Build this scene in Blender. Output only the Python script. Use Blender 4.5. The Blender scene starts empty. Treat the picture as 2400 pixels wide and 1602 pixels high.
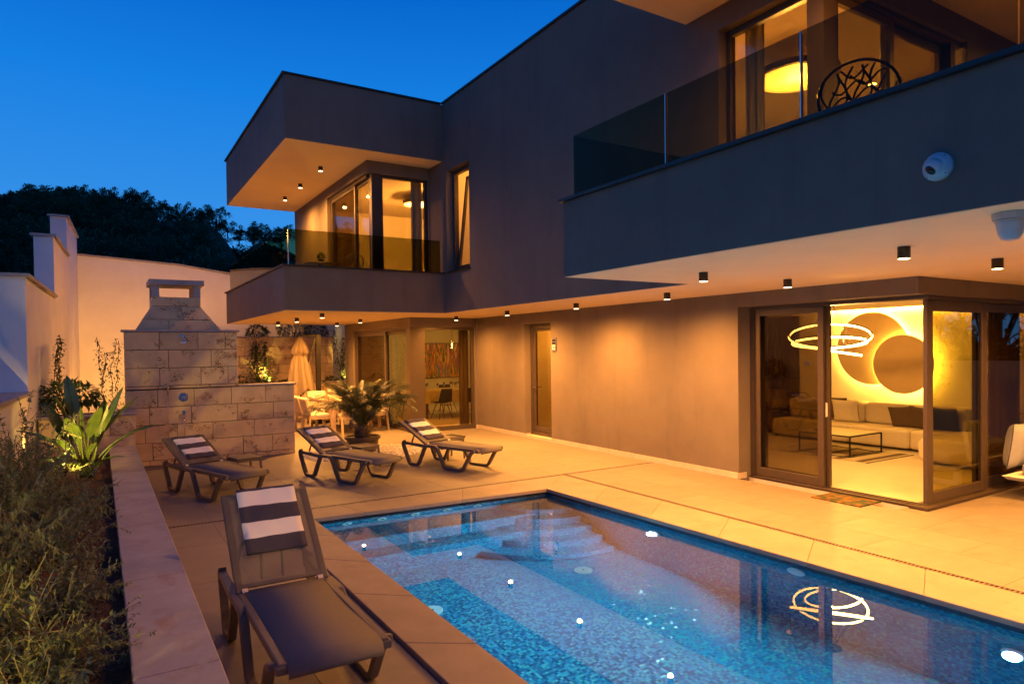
import bpy, bmesh, math, random
from mathutils import Vector, Matrix
R = math.radians
S = bpy.context.scene
COL = S.collection
rnd = random.Random(7)

# ------------------------------------------------------------------ camera
cam_d = bpy.data.cameras.new('camera'); cam = bpy.data.objects.new('camera', cam_d); COL.objects.link(cam)
yaw, pitch, roll = 0.5539, -0.0179, -0.0126
fw = Vector((math.sin(yaw)*math.cos(pitch), math.cos(yaw)*math.cos(pitch), math.sin(pitch)))
rt = Vector((math.cos(yaw), -math.sin(yaw), 0)); up = rt.cross(fw)
r2 = rt*math.cos(roll)+up*math.sin(roll); u2 = -rt*math.sin(roll)+up*math.cos(roll)
cam.matrix_world = Matrix(((r2.x,u2.x,-fw.x,0),(r2.y,u2.y,-fw.y,0),(r2.z,u2.z,-fw.z,1.9),(0,0,0,1)))
cam_d.sensor_width = 36.0; cam_d.lens = 1562.84/2400*36; cam_d.shift_y = 44.7/2400
cam_d.clip_start = 0.05; cam_d.clip_end = 2000
S.camera = cam
# ------------------------------------------------------------------ world: dusk sky
W = bpy.data.worlds.new('World'); S.world = W; W.use_nodes = True
nt = W.node_tree; bg = nt.nodes['Background']
tc = nt.nodes.new('ShaderNodeTexCoord'); sp = nt.nodes.new('ShaderNodeSeparateXYZ'); rp = nt.nodes.new('ShaderNodeValToRGB')
nt.links.new(tc.outputs['Generated'], sp.inputs[0]); nt.links.new(sp.outputs['Z'], rp.inputs[0]); nt.links.new(rp.outputs[0], bg.inputs[0])
e = rp.color_ramp.elements
e[0].position = 0.0; e[0].color = (.07,.37,.90,1)
e[1].position = 1.0; e[1].color = (.002,.028,.16,1)
for p_, c_ in ((.22,(.028,.262,.79,1)),(.34,(.008,.212,.76,1)),(.47,(.0015,.13,.60,1)),(.65,(.001,.07,.35,1))):
    x_ = rp.color_ramp.elements.new(p_); x_.color = c_
bg.inputs[1].default_value = 1.0
# ------------------------------------------------------------------ render settings
S.view_settings.view_transform = 'Standard'; S.view_settings.look = 'None'
S.view_settings.exposure = 0.0; S.view_settings.gamma = 1.0; S.view_settings.use_curve_mapping = False
S.render.engine = 'CYCLES'
cy = S.cycles
cy.use_denoising = True
try: cy.denoiser = 'OPENIMAGEDENOISE'
except Exception: pass
cy.max_bounces = 10; cy.diffuse_bounces = 4; cy.glossy_bounces = 4; cy.transmission_bounces = 8; cy.transparent_max_bounces = 24
cy.sample_clamp_indirect = 3.0; cy.sample_clamp_direct = 0.0; cy.blur_glossy = 0.5
cy.use_light_tree = True
try: cy.denoising_prefilter = 'ACCURATE'; cy.denoising_input_passes = 'RGB_ALBEDO_NORMAL'
except Exception: pass
WARM = (1.0, 0.39, 0.066); WARM2 = (1.0, 0.41, 0.06); YEL = (1.0, .62, .12)

# ------------------------------------------------------------------ materials
def newmat(name):
    m = bpy.data.materials.new(name); m.use_nodes = True
    return m, m.node_tree, m.node_tree.nodes['Principled BSDF']
def N(nt, t, **kw):
    n = nt.nodes.new(t)
    for k, v in kw.items():
        if isinstance(k, str) and hasattr(n, k): setattr(n, k, v)
    return n
def L(nt, a, b): nt.links.new(a, b)
def pm(name, col, rough=.7, var=.12, scale=5., bump=0., bscale=60., metal=0., spec=.4, col2=None, rand=0., dist=.01, stretch=None, stain=None):
    m, nt, b = newmat(name)
    t = N(nt,'ShaderNodeTexCoord'); src = t.outputs['Object']
    if stretch:
        mp = N(nt,'ShaderNodeMapping'); mp.inputs['Scale'].default_value = stretch; L(nt,src,mp.inputs[0]); src2 = mp.outputs[0]
    else: src2 = src
    n = N(nt,'ShaderNodeTexNoise'); n.inputs['Scale'].default_value = scale; n.inputs['Detail'].default_value = 7; n.inputs['Roughness'].default_value = .65
    L(nt,src2,n.inputs['Vector'])
    r = N(nt,'ShaderNodeValToRGB'); r.color_ramp.elements[0].position = .3; r.color_ramp.elements[1].position = .72
    c2 = col2 or tuple(min(1,c*(1+var)) for c in col); c1 = tuple(c*(1-var) for c in col)
    r.color_ramp.elements[0].color = (*c1,1); r.color_ramp.elements[1].color = (*c2,1)
    L(nt,n.outputs[0],r.inputs[0]); out = r.outputs[0]
    if stain:   # (colour, scale, threshold, strength, stretch)
        ms = N(nt,'ShaderNodeMapping'); ms.inputs['Scale'].default_value = stain[4]; L(nt,t.outputs['Object'],ms.inputs[0])
        ns = N(nt,'ShaderNodeTexNoise'); ns.inputs['Scale'].default_value = stain[1]; ns.inputs['Detail'].default_value = 8; ns.inputs['Roughness'].default_value = .7; L(nt,ms.outputs[0],ns.inputs['Vector'])
        rs = N(nt,'ShaderNodeMapRange'); rs.inputs[1].default_value = stain[2]; rs.inputs[2].default_value = stain[2]+.14; rs.inputs[4].default_value = stain[3]; L(nt,ns.outputs[0],rs.inputs[0])
        mxs = N(nt,'ShaderNodeMix', data_type='RGBA'); L(nt,rs.outputs[0],mxs.inputs[0]); L(nt,out,mxs.inputs[6]); mxs.inputs[7].default_value = (*stain[0],1); out = mxs.outputs[2]
    if rand:
        oi = N(nt,'ShaderNodeObjectInfo'); h = N(nt,'ShaderNodeHueSaturation'); mr = N(nt,'ShaderNodeMapRange')
        mr.inputs[3].default_value = 1-rand; mr.inputs[4].default_value = 1+rand
        L(nt,oi.outputs['Random'],mr.inputs[0]); L(nt,mr.outputs[0],h.inputs['Value']); L(nt,out,h.inputs['Color']); out = h.outputs[0]
    L(nt,out,b.inputs['Base Color'])
    b.inputs['Roughness'].default_value = rough; b.inputs['Metallic'].default_value = metal; b.inputs['Specular IOR Level'].default_value = spec
    if bump:
        n2 = N(nt,'ShaderNodeTexNoise'); n2.inputs['Scale'].default_value = bscale; n2.inputs['Detail'].default_value = 4
        bp = N(nt,'ShaderNodeBump'); bp.inputs['Strength'].default_value = bump; bp.inputs['Distance'].default_value = dist
        L(nt,src,n2.inputs['Vector']); L(nt,n2.outputs[0],bp.inputs['Height']); L(nt,bp.outputs[0],b.inputs['Normal'])
    return m
def em(name, col, s):
    m, nt, b = newmat(name); b.inputs['Base Color'].default_value = (*col,1)
    b.inputs['Emission Color'].default_value = (*col,1); b.inputs['Emission Strength'].default_value = s
    return m
def schlick(nt, f0=.04, pw=5.):
    g = N(nt,'ShaderNodeNewGeometry'); d = N(nt,'ShaderNodeVectorMath', operation='DOT_PRODUCT')
    L(nt,g.outputs['Incoming'],d.inputs[0]); L(nt,g.outputs['Normal'],d.inputs[1])
    a = N(nt,'ShaderNodeMath', operation='ABSOLUTE'); L(nt,d.outputs['Value'],a.inputs[0])
    s = N(nt,'ShaderNodeMath', operation='SUBTRACT'); s.inputs[0].default_value = 1; L(nt,a.outputs[0],s.inputs[1])
    p = N(nt,'ShaderNodeMath', operation='POWER'); p.inputs[1].default_value = pw; L(nt,s.outputs[0],p.inputs[0])
    m = N(nt,'ShaderNodeMath', operation='MULTIPLY_ADD'); m.inputs[1].default_value = 1-f0; m.inputs[2].default_value = f0; L(nt,p.outputs[0],m.inputs[0])
    return m.outputs[0]
def glassmat(name, tint, f0=.04):
    m, nt, b = newmat(name); nt.nodes.remove(b); o = nt.nodes['Material Output']
    tr = N(nt,'ShaderNodeBsdfTransparent'); tr.inputs[0].default_value = (*tint,1)
    gl = N(nt,'ShaderNodeBsdfGlossy'); gl.inputs['Roughness'].default_value = .004
    mx = N(nt,'ShaderNodeMixShader'); L(nt,schlick(nt,f0),mx.inputs[0]); L(nt,tr.outputs[0],mx.inputs[1]); L(nt,gl.outputs[0],mx.inputs[2]); L(nt,mx.outputs[0],o.inputs[0])
    return m
M = {}
M['facade'] = pm('taupe_render', (.152,.122,.098), .9, .11, 1.6, .5, 150., dist=.005, stain=((.108,.087,.071),.9,.52,.5,(2.4,2.4,.35)))
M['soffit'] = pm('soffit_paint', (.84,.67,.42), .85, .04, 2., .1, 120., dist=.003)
M['white'] = pm('white_render', (.72,.69,.65), .9, .07, 1.5, .5, 140., dist=.006)
M['cap_dark'] = pm('dark_flashing', (.03,.028,.028), .45, .15, 8., metal=.3)
M['frame'] = pm('bronze_aluminium', (.085,.062,.045), .42, .08, 10., metal=.35)
M['deck'] = pm('deck_stone', (.180,.155,.134), .55, .13, 1.7, .12, 40., rand=.06, dist=.003, stretch=(1.,3.,1.), spec=.35, stain=((.13,.10,.075),1.3,.55,.45,(1.,1.,1.)))
M['grout'] = pm('grout', (.20,.165,.135), .9, .15, 12.)
M['coping'] = pm('coping_stone', (.205,.168,.146), .6, .14, 3., .15, 50., rand=.05, dist=.004, stain=((.12,.085,.065),2.6,.57,.55,(1.,1.,1.)))
M['cap_stone'] = pm('cap_stone', (.33,.30,.285), .7, .20, 3.5, .25, 45., col2=(.38,.345,.325), rand=.05, dist=.004, stain=((.26,.13,.07),2.2,.56,.6,(2.2,1.,1.)))
M['skirt'] = pm('skirting_stone', (.50,.42,.33), .6, .15, 6.)
M['inwall'] = pm('interior_paint', (.78,.70,.58), .85, .03, 2.)
M['infloor'] = pm('interior_tile', (.60,.52,.42), .35, .08, 2.)
M['metal'] = pm('chrome', (.7,.7,.72), .12, .03, 4., metal=1.)
M['dark_metal'] = pm('black_metal', (.018,.016,.015), .4, .1, 8., metal=.5)
M['can'] = pm('bronze_can', (.05,.038,.028), .4, .1, 20., metal=.5)
M['lens'] = em('lamp_lens', (1.,.66,.28), 13.)
M['plastic'] = pm('taupe_plastic', (.105,.085,.068), .5, .08, 14., .05, 200.)
M['sling_solid'] = pm('sling', (.115,.102,.104), .75, .08, 30., .3, 900., dist=.001)
M['knob'] = pm('pale_knob', (.6,.52,.42), .5, .05, 5.)
M['pot'] = pm('brown_pot', (.06,.045,.032), .55, .15, 12.)
M['soil'] = pm('soil', (.13,.065,.032), .95, .5, 22., 1., 60., dist=.03)
M['bark'] = pm('bark', (.07,.05,.035), .9, .3, 25., .6, 60., dist=.01)
M['teak'] = pm('pale_teak', (.55,.42,.27), .6, .12, 6., stretch=(2.,2.,14.))
M['cushion'] = pm('cream_fabric', (.66,.58,.47), .9, .05, 40., .3, 400., dist=.002)
M['canvas'] = pm('canvas', (.17,.13,.095), .9, .08, 9., .3, 300., dist=.002)
M['sofa'] = pm('beige_upholstery', (.58,.49,.37), .92, .06, 30., .3, 500., dist=.002)
M['brown_cush'] = pm('brown_cushion', (.085,.055,.038), .9, .12, 30., .3, 400., dist=.002)
M['grey_cush'] = pm('grey_cushion', (.29,.31,.37), .92, .05, 30., .3, 500., dist=.002)
M['navy'] = pm('navy_cushion', (.03,.04,.07), .9, .1, 30.)
M['white_metal'] = pm('white_frame', (.75,.72,.68), .45, .04, 8.)
M['disc'] = pm('disc_panel', (.52,.37,.20), .75, .05, 4.)
M['led'] = em('led_strip', (1.,.58,.08), 130.)
M['led_ring'] = em('ring_led', (1.,.60,.15), 34.)
M['ledceil'] = em('cove_led', (1.,.52,.07), 75.)
M['wood'] = pm('walnut_slat', (.13,.065,.03), .55, .25, 5., stretch=(8.,8.,1.))
M['curtain'] = pm('curtain', (.42,.34,.24), .9, .06, 30.)
M['curtain_d'] = pm('dark_curtain', (.16,.11,.07), .9, .06, 30.)
M['white_plastic'] = pm('white_plastic', (.46,.48,.52), .35, .03, 8.)
M['black_gloss'] = pm('black_gloss', (.008,.008,.01), .08, .1, 5., spec=.6)
M['lamp_disc'] = em('ceiling_lamp_glow', (1.,.70,.32), 1.7)
M['lamp_rim'] = pm('lamp_rim', (.10,.07,.045), .5, .1, 10.)
M['pebble'] = pm('pebble', (.55,.5,.44), .7, .35, 25., col2=(.72,.68,.62))
M['hill'] = pm('hill_ground', (.05,.07,.045), .95, .4, .6, 1., 3., dist=.3)
M['screen_blue'] = em('blue_display', (.1,.15,1.), 1.2)
M['ceramic'] = pm('ceramic', (.75,.72,.66), .2, .03, 4.)
M['linen'] = pm('table_linen', (.62,.52,.36), .85, .06, 20.)
M['rattan'] = pm('black_lattice', (.02,.016,.013), .18, .1, 20., spec=.6)
M['pool_light'] = em('pool_light_lens', (.72,.70,1.), 22.)
M['jet'] = pm('white_fitting', (.75,.8,.85), .35, .03, 6.)
M['glass'] = glassmat('clear_glass', (.90,.89,.84))
M['glass_t'] = glassmat('tinted_glass', (.70,.66,.48), .05)
M['glass_o'] = glassmat('olive_tinted_glass', (.60,.56,.30), .05)
M['glass_d'] = glassmat('dark_tinted_glass', (.50,.44,.32), .06)
M['glass_b'] = glassmat('balcony_glass', (.50,.50,.31), .008)
M['bulb'] = em('bulb', (1.,.6,.2), 25.)

def leafmat(name, col, col2, trans=.25, rough=.5, rand=.15):
    m, nt, b = newmat(name); o = nt.nodes['Material Output']
    t = N(nt,'ShaderNodeTexCoord'); n = N(nt,'ShaderNodeTexNoise'); n.inputs['Scale'].default_value = 9.; n.inputs['Detail'].default_value = 3
    L(nt,t.outputs['Object'],n.inputs['Vector'])
    r = N(nt,'ShaderNodeValToRGB'); r.color_ramp.elements[0].position = .35; r.color_ramp.elements[1].position = .65
    r.color_ramp.elements[0].color = (*col,1); r.color_ramp.elements[1].color = (*col2,1); L(nt,n.outputs[0],r.inputs[0])
    oi = N(nt,'ShaderNodeObjectInfo'); mr = N(nt,'ShaderNodeMapRange'); mr.inputs[3].default_value = 1-rand; mr.inputs[4].default_value = 1+rand
    h = N(nt,'ShaderNodeHueSaturation'); L(nt,oi.outputs['Random'],mr.inputs[0]); L(nt,mr.outputs[0],h.inputs['Value']); L(nt,r.outputs[0],h.inputs['Color'])
    L(nt,h.outputs[0],b.inputs['Base Color']); b.inputs['Roughness'].default_value = rough
    tl = N(nt,'ShaderNodeBsdfTranslucent'); L(nt,h.outputs[0],tl.inputs[0]); mx = N(nt,'ShaderNodeMixShader'); mx.inputs[0].default_value = trans
    L(nt,b.outputs[0],mx.inputs[1]); L(nt,tl.outputs[0],mx.inputs[2]); L(nt,mx.outputs[0],o.inputs[0])
    return m
M['shrub'] = leafmat('grey_green_leaf', (.11,.16,.07), (.25,.30,.14), .35)
M['twig'] = pm('pale_twig', (.24,.20,.12), .8, .2, 30.)
M['strel'] = leafmat('broad_leaf', (.055,.095,.02), (.10,.14,.03), .3, .35)
M['vine'] = leafmat('vine_leaf', (.04,.075,.018), (.085,.12,.03), .3, .4)
M['bush'] = leafmat('bush_leaf', (.035,.07,.018), (.07,.11,.03), .3, .4)
M['palm'] = leafmat('cycad_leaf', (.012,.026,.008), (.030,.046,.014), .08, .4)
M['tree'] = leafmat('maquis_leaf', (.035,.07,.04), (.09,.13,.06), .2, .5)

def slingmat():
    m, nt, b = newmat('sling_mesh'); o = nt.nodes['Material Output']
    b.inputs['Base Color'].default_value = (.13,.11,.095,1); b.inputs['Roughness'].default_value = .7
    t = N(nt,'ShaderNodeTexCoord'); ck = N(nt,'ShaderNodeTexNoise'); ck.inputs['Scale'].default_value = 500.
    L(nt,t.outputs['Object'],ck.inputs['Vector'])
    mr = N(nt,'ShaderNodeMapRange'); mr.inputs[1].default_value = .3; mr.inputs[2].default_value = .7; mr.inputs[3].default_value = .05; mr.inputs[4].default_value = .38; L(nt,ck.outputs[0],mr.inputs[0])
    tr = N(nt,'ShaderNodeBsdfTransparent'); mx = N(nt,'ShaderNodeMixShader'); L(nt,mr.outputs[0],mx.inputs[0])
    L(nt,b.outputs[0],mx.inputs[1]); L(nt,tr.outputs[0],mx.inputs[2]); L(nt,mx.outputs[0],o.inputs[0])
    return m
M['sling'] = slingmat()

def stonemat(name, base, dark, rand=.08):
    # pale shell limestone: soft clouding, clusters of rusty-brown pits
    m, nt, b = newmat(name)
    t = N(nt,'ShaderNodeTexCoord'); oi = N(nt,'ShaderNodeObjectInfo')
    ad = N(nt,'ShaderNodeVectorMath', operation='MULTIPLY_ADD'); ad.inputs[1].default_value = (1,1,1)
    cx = N(nt,'ShaderNodeCombineXYZ'); ml = N(nt,'ShaderNodeMath', operation='MULTIPLY'); ml.inputs[1].default_value = 40.; L(nt,oi.outputs['Random'],ml.inputs[0])
    for i in range(3): L(nt,ml.outputs[0],cx.inputs[i])
    L(nt,t.outputs['Object'],ad.inputs[0]); L(nt,cx.outputs[0],ad.inputs[2]); v = ad.outputs[0]
    n = N(nt,'ShaderNodeTexNoise'); n.inputs['Scale'].default_value = 5.; n.inputs['Detail'].default_value = 6; L(nt,v,n.inputs['Vector'])
    r = N(nt,'ShaderNodeValToRGB'); r.color_ramp.elements[0].position = .3; r.color_ramp.elements[1].position = .7
    r.color_ramp.elements[0].color = (*[c*.82 for c in base],1); r.color_ramp.elements[1].color = (*base,1); L(nt,n.outputs[0],r.inputs[0])
    mp = N(nt,'ShaderNodeMapping'); mp.inputs['Scale'].default_value = (1.,1.,1.8); L(nt,v,mp.inputs[0])
    p = N(nt,'ShaderNodeTexNoise'); p.inputs['Scale'].default_value = 34.; p.inputs['Detail'].default_value = 5; p.inputs['Roughness'].default_value = .6; L(nt,mp.outputs[0],p.inputs['Vector'])
    c = N(nt,'ShaderNodeTexNoise'); c.inputs['Scale'].default_value = 4.5; c.inputs['Detail'].default_value = 2; L(nt,v,c.inputs['Vector'])
    mu = N(nt,'ShaderNodeMath', operation='MULTIPLY'); L(nt,p.outputs[0],mu.inputs[0]); L(nt,c.outputs[0],mu.inputs[1])
    mk = N(nt,'ShaderNodeMapRange'); mk.inputs[1].default_value = .315; mk.inputs[2].default_value = .385; L(nt,mu.outputs[0],mk.inputs[0])
    mx = N(nt,'ShaderNodeMix', data_type='RGBA'); L(nt,mk.outputs[0],mx.inputs[0]); L(nt,r.outputs[0],mx.inputs[6]); mx.inputs[7].default_value = (*dark,1)
    mr = N(nt,'ShaderNodeMapRange'); mr.inputs[3].default_value = 1-rand; mr.inputs[4].default_value = 1+rand; L(nt,oi.outputs['Random'],mr.inputs[0])
    h = N(nt,'ShaderNodeHueSaturation'); L(nt,mr.outputs[0],h.inputs['Value']); L(nt,mx.outputs[2],h.inputs['Color']); L(nt,h.outputs[0],b.inputs['Base Color'])
    b.inputs['Roughness'].default_value = .85
    sb = N(nt,'ShaderNodeMath', operation='SUBTRACT'); sb.inputs[0].default_value = 1.; L(nt,mk.outputs[0],sb.inputs[1])
    bp = N(nt,'ShaderNodeBump'); bp.inputs['Strength'].default_value = .8; bp.inputs['Distance'].default_value = .008; L(nt,sb.outputs[0],bp.inputs['Height']); L(nt,bp.outputs[0],b.inputs['Normal'])
    return m
M['stone'] = stonemat('shell_limestone', (.68,.50,.27), (.26,.15,.07))
M['joint'] = pm('stone_joint', (.12,.075,.045), .95, .2, 20.)

def mosaicmat():
    m, nt, b = newmat('pool_mosaic')
    g = N(nt,'ShaderNodeNewGeometry')
    off = N(nt,'ShaderNodeVectorMath', operation='MULTIPLY_ADD'); off.inputs[1].default_value = (38.,38.,38.); off.inputs[2].default_value = (.37,.41,.43); L(nt,g.outputs['Position'],off.inputs[0])
    fl = N(nt,'ShaderNodeVectorMath', operation='FLOOR'); L(nt,off.outputs[0],fl.inputs[0])
    wn = N(nt,'ShaderNodeTexWhiteNoise'); wn.noise_dimensions = '3D'; L(nt,fl.outputs[0],wn.inputs['Vector'])
    r = N(nt,'ShaderNodeValToRGB'); el = r.color_ramp.elements
    el[0].position = 0; el[0].color = (.002,.07,.18,1); el[1].position = 1; el[1].color = (.06,.33,.44,1)
    for p_,c_ in ((.35,(.004,.12,.27)),(.6,(.008,.18,.34)),(.8,(.02,.23,.40)),(.93,(.015,.28,.30))):
        q = el.new(p_); q.color = (*c_,1)
    L(nt,wn.outputs['Value'],r.inputs[0])
    fr = N(nt,'ShaderNodeVectorMath', operation='FRACTION'); L(nt,off.outputs[0],fr.inputs[0])
    sb = N(nt,'ShaderNodeVectorMath', operation='SUBTRACT'); sb.inputs[1].default_value = (.5,.5,.5); L(nt,fr.outputs[0],sb.inputs[0])
    ab = N(nt,'ShaderNodeVectorMath', operation='ABSOLUTE'); L(nt,sb.outputs[0],ab.inputs[0]); s1 = N(nt,'ShaderNodeSeparateXYZ'); L(nt,ab.outputs[0],s1.inputs[0])
    na = N(nt,'ShaderNodeVectorMath', operation='ABSOLUTE'); L(nt,g.outputs['True Normal'],na.inputs[0]); s2 = N(nt,'ShaderNodeSeparateXYZ'); L(nt,na.outputs[0],s2.inputs[0])
    outs = []
    for i in range(3):
        gt = N(nt,'ShaderNodeMath', operation='GREATER_THAN'); gt.inputs[1].default_value = .455; L(nt,s1.outputs[i],gt.inputs[0])
        lt = N(nt,'ShaderNodeMath', operation='LESS_THAN'); lt.inputs[1].default_value = .75; L(nt,s2.outputs[i],lt.inputs[0])
        mu = N(nt,'ShaderNodeMath', operation='MULTIPLY'); L(nt,gt.outputs[0],mu.inputs[0]); L(nt,lt.outputs[0],mu.inputs[1]); outs.append(mu.outputs[0])
    m1 = N(nt,'ShaderNodeMath', operation='MAXIMUM'); L(nt,outs[0],m1.inputs[0]); L(nt,outs[1],m1.inputs[1])
    m2 = N(nt,'ShaderNodeMath', operation='MAXIMUM'); L(nt,m1.outputs[0],m2.inputs[0]); L(nt,outs[2],m2.inputs[1])
    mx = N(nt,'ShaderNodeMix', data_type='RGBA'); L(nt,m2.outputs[0],mx.inputs[0]); L(nt,r.outputs[0],mx.inputs[6]); mx.inputs[7].default_value = (.05,.12,.2,1)
    L(nt,mx.outputs[2],b.inputs['Base Color']); b.inputs['Roughness'].default_value = .11; b.inputs['Specular IOR Level'].default_value = 1.
    # each glass tile is set at a slightly different tilt
    cs = N(nt,'ShaderNodeVectorMath', operation='SUBTRACT'); cs.inputs[1].default_value = (.5,.5,.5); L(nt,wn.outputs['Color'],cs.inputs[0])
    sc = N(nt,'ShaderNodeVectorMath', operation='SCALE'); sc.inputs['Scale'].default_value = .32; L(nt,cs.outputs[0],sc.inputs[0])
    an = N(nt,'ShaderNodeVectorMath', operation='ADD'); L(nt,sc.outputs[0],an.inputs[0]); L(nt,g.outputs['Normal'],an.inputs[1])
    nn = N(nt,'ShaderNodeVectorMath', operation='NORMALIZE'); L(nt,an.outputs[0],nn.inputs[0]); L(nt,nn.outputs[0],b.inputs['Normal'])
    return m
M['mosaic'] = mosaicmat()
M['band'] = pm('dark_mosaic_band', (.012,.02,.035), .25, .5, 38., spec=.6)

def watermat():
    m, nt, b = newmat('water'); nt.nodes.remove(b); o = nt.nodes['Material Output']
    t = N(nt,'ShaderNodeTexCoord'); n = N(nt,'ShaderNodeTexNoise'); n.inputs['Scale'].default_value = 1.1; n.inputs['Detail'].default_value = 2; L(nt,t.outputs['Object'],n.inputs['Vector'])
    bp = N(nt,'ShaderNodeBump'); bp.inputs['Strength'].default_value = .012; bp.inputs['Distance'].default_value = .05; L(nt,n.outputs[0],bp.inputs['Height'])
    gl = N(nt,'ShaderNodeBsdfGlass'); gl.inputs['IOR'].default_value = 1.33; gl.inputs['Roughness'].default_value = 0.; gl.inputs['Color'].default_value = (.86,.96,1,1); L(nt,bp.outputs[0],gl.inputs['Normal'])
    gs = N(nt,'ShaderNodeBsdfGlossy'); gs.inputs['Roughness'].default_value = .003; L(nt,bp.outputs[0],gs.inputs['Normal'])
    mx = N(nt,'ShaderNodeMixShader'); f = schlick(nt, 0., 4.3); k = N(nt,'ShaderNodeMath', operation='MULTIPLY'); k.inputs[1].default_value = 1.0; L(nt,f,k.inputs[0]); L(nt,k.outputs[0],mx.inputs[0])
    L(nt,gl.outputs[0],mx.inputs[1]); L(nt,gs.outputs[0],mx.inputs[2]); L(nt,mx.outputs[0],o.inputs[0])
    return m
M['water'] = watermat()

def towelmat(name, phase):
    m, nt, b = newmat(name); t = N(nt,'ShaderNodeTexCoord'); s = N(nt,'ShaderNodeSeparateXYZ'); L(nt,t.outputs['UV'],s.inputs[0])
    a = N(nt,'ShaderNodeMath', operation='MULTIPLY_ADD'); a.inputs[1].default_value = 1/.26; a.inputs[2].default_value = phase; L(nt,s.outputs['Y'],a.inputs[0])
    f = N(nt,'ShaderNodeMath', operation='FRACT'); L(nt,a.outputs[0],f.inputs[0]); g = N(nt,'ShaderNodeMath', operation='GREATER_THAN'); g.inputs[1].default_value = .5; L(nt,f.outputs[0],g.inputs[0])
    mx = N(nt,'ShaderNodeMix', data_type='RGBA'); L(nt,g.outputs[0],mx.inputs[0]); mx.inputs[6].default_value = (.050,.043,.066,1); mx.inputs[7].default_value = (.80,.76,.72,1)
    L(nt,mx.outputs[2],b.inputs['Base Color']); b.inputs['Roughness'].default_value = .95
    n = N(nt,'ShaderNodeTexNoise'); n.inputs['Scale'].default_value = 260.; L(nt,t.outputs['Object'],n.inputs['Vector'])
    bp = N(nt,'ShaderNodeBump'); bp.inputs['Strength'].default_value = .5; bp.inputs['Distance'].default_value = .004; L(nt,n.outputs[0],bp.inputs['Height']); L(nt,bp.outputs[0],b.inputs['Normal'])
    return m

# ------------------------------------------------------------------ mesh builder
class MB:
    def __init__(s): s.v = []; s.f = []; s.uv = None
    def quad(s, a, b, c, d):
        i = len(s.v); s.v += [tuple(a),tuple(b),tuple(c),tuple(d)]; s.f.append((i,i+1,i+2,i+3)); return s
    def hexa(s, lo, hi):   # 4 bottom points (ccw seen from above), 4 top points
        i = len(s.v); s.v += [tuple(p) for p in lo]+[tuple(p) for p in hi]
        s.f += [(i+3,i+2,i+1,i),(i+4,i+5,i+6,i+7),(i,i+1,i+5,i+4),(i+1,i+2,i+6,i+5),(i+2,i+3,i+7,i+6),(i+3,i,i+4,i+7)]; return s
    def box(s, x0, x1, y0, y1, z0, z1):
        return s.hexa([(x0,y0,z0),(x1,y0,z0),(x1,y1,z0),(x0,y1,z0)],[(x0,y0,z1),(x1,y0,z1),(x1,y1,z1),(x0,y1,z1)])
    def cbox(s, cx, cy, cz, dx, dy, dz): return s.box(cx-dx/2,cx+dx/2,cy-dy/2,cy+dy/2,cz-dz/2,cz+dz/2)
    def prism(s, pts, z0, z1):
        n = len(pts); i = len(s.v); s.v += [(p[0],p[1],z0) for p in pts]+[(p[0],p[1],z1) for p in pts]
        s.f += [tuple(range(i+n-1,i-1,-1)),tuple(range(i+n,i+2*n))]+[(i+k,i+(k+1)%n,i+n+(k+1)%n,i+n+k) for k in range(n)]; return s
    def rings(s, rings, cap=True, close=False):
        n = len(rings[0]); i = len(s.v)
        for r_ in rings: s.v += [tuple(p) for p in r_]
        m = len(rings)
        for j in range(m-1 if not close else m):
            a = i+j*n; b = i+((j+1)%m)*n
            for k in range(n): s.f.append((a+k,a+(k+1)%n,b+(k+1)%n,b+k))
        if cap and not close: s.f += [tuple(range(i+n-1,i-1,-1)),tuple(range(i+(m-1)*n,i+m*n))]
        return s
    def lathe(s, c, prof, n=20):
        return s.rings([[(c[0]+r_*math.cos(6.28319*k/n),c[1]+r_*math.sin(6.28319*k/n),c[2]+z) for k in range(n)] for r_,z in prof])
    def tube(s, path, r, n=8, close=False, rect=None):
        P = [Vector(p) for p in path]; out = []; m = len(P); rr = r if isinstance(r,(list,tuple)) else [r]*m
        ref = None
        for j in range(m):
            if close: t = (P[(j+1)%m]-P[j-1])
            else: t = P[min(j+1,m-1)]-P[max(j-1,0)]
            t.normalize()
            if ref is None: ref = Vector((0,1,0)) if abs(t.y) < .9 else Vector((1,0,0))
            u = ref-t*ref.dot(t)
            if u.length < 1e-6: u = t.orthogonal()
            u.normalize(); w = t.cross(u); ref = u
            if rect:
                if 0 < j < m-1 and not close:
                    d1 = (P[j]-P[j-1]).normalized(); k = 1/max(.5,t.dot(d1))
                else: k = 1
                a, b_ = rect[0]/2, rect[1]/2*k
                out.append([P[j]+u*a+w*b_, P[j]-u*a+w*b_, P[j]-u*a-w*b_, P[j]+u*a-w*b_])
            else: out.append([P[j]+(u*math.cos(6.28319*k/n)+w*math.sin(6.28319*k/n))*rr[j] for k in range(n)])
        return s.rings(out, True, close)
    def mesh(s, name, smooth=False):
        me = bpy.data.meshes.new(name); me.from_pydata(s.v, [], s.f)
        if smooth: me.polygons.foreach_set('use_smooth', [True]*len(me.polygons))
        if s.uv:
            ul = me.uv_layers.new(name='UVMap')
            for lp in me.loops: ul.data[lp.index].uv = s.uv[lp.vertex_index]
        me.update(); return me
    def build(s, name, mat, parent=None, smooth=False, bevel=0, seg=2, auto=True):
        me = s.mesh(name, smooth)
        if auto and not smooth or bevel:
            bm = bmesh.new(); bm.from_mesh(me); bmesh.ops.recalc_face_normals(bm, faces=bm.faces)
            bm.to_mesh(me); bm.free()
        return link(name, me, mat, parent, bevel, seg)
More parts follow.
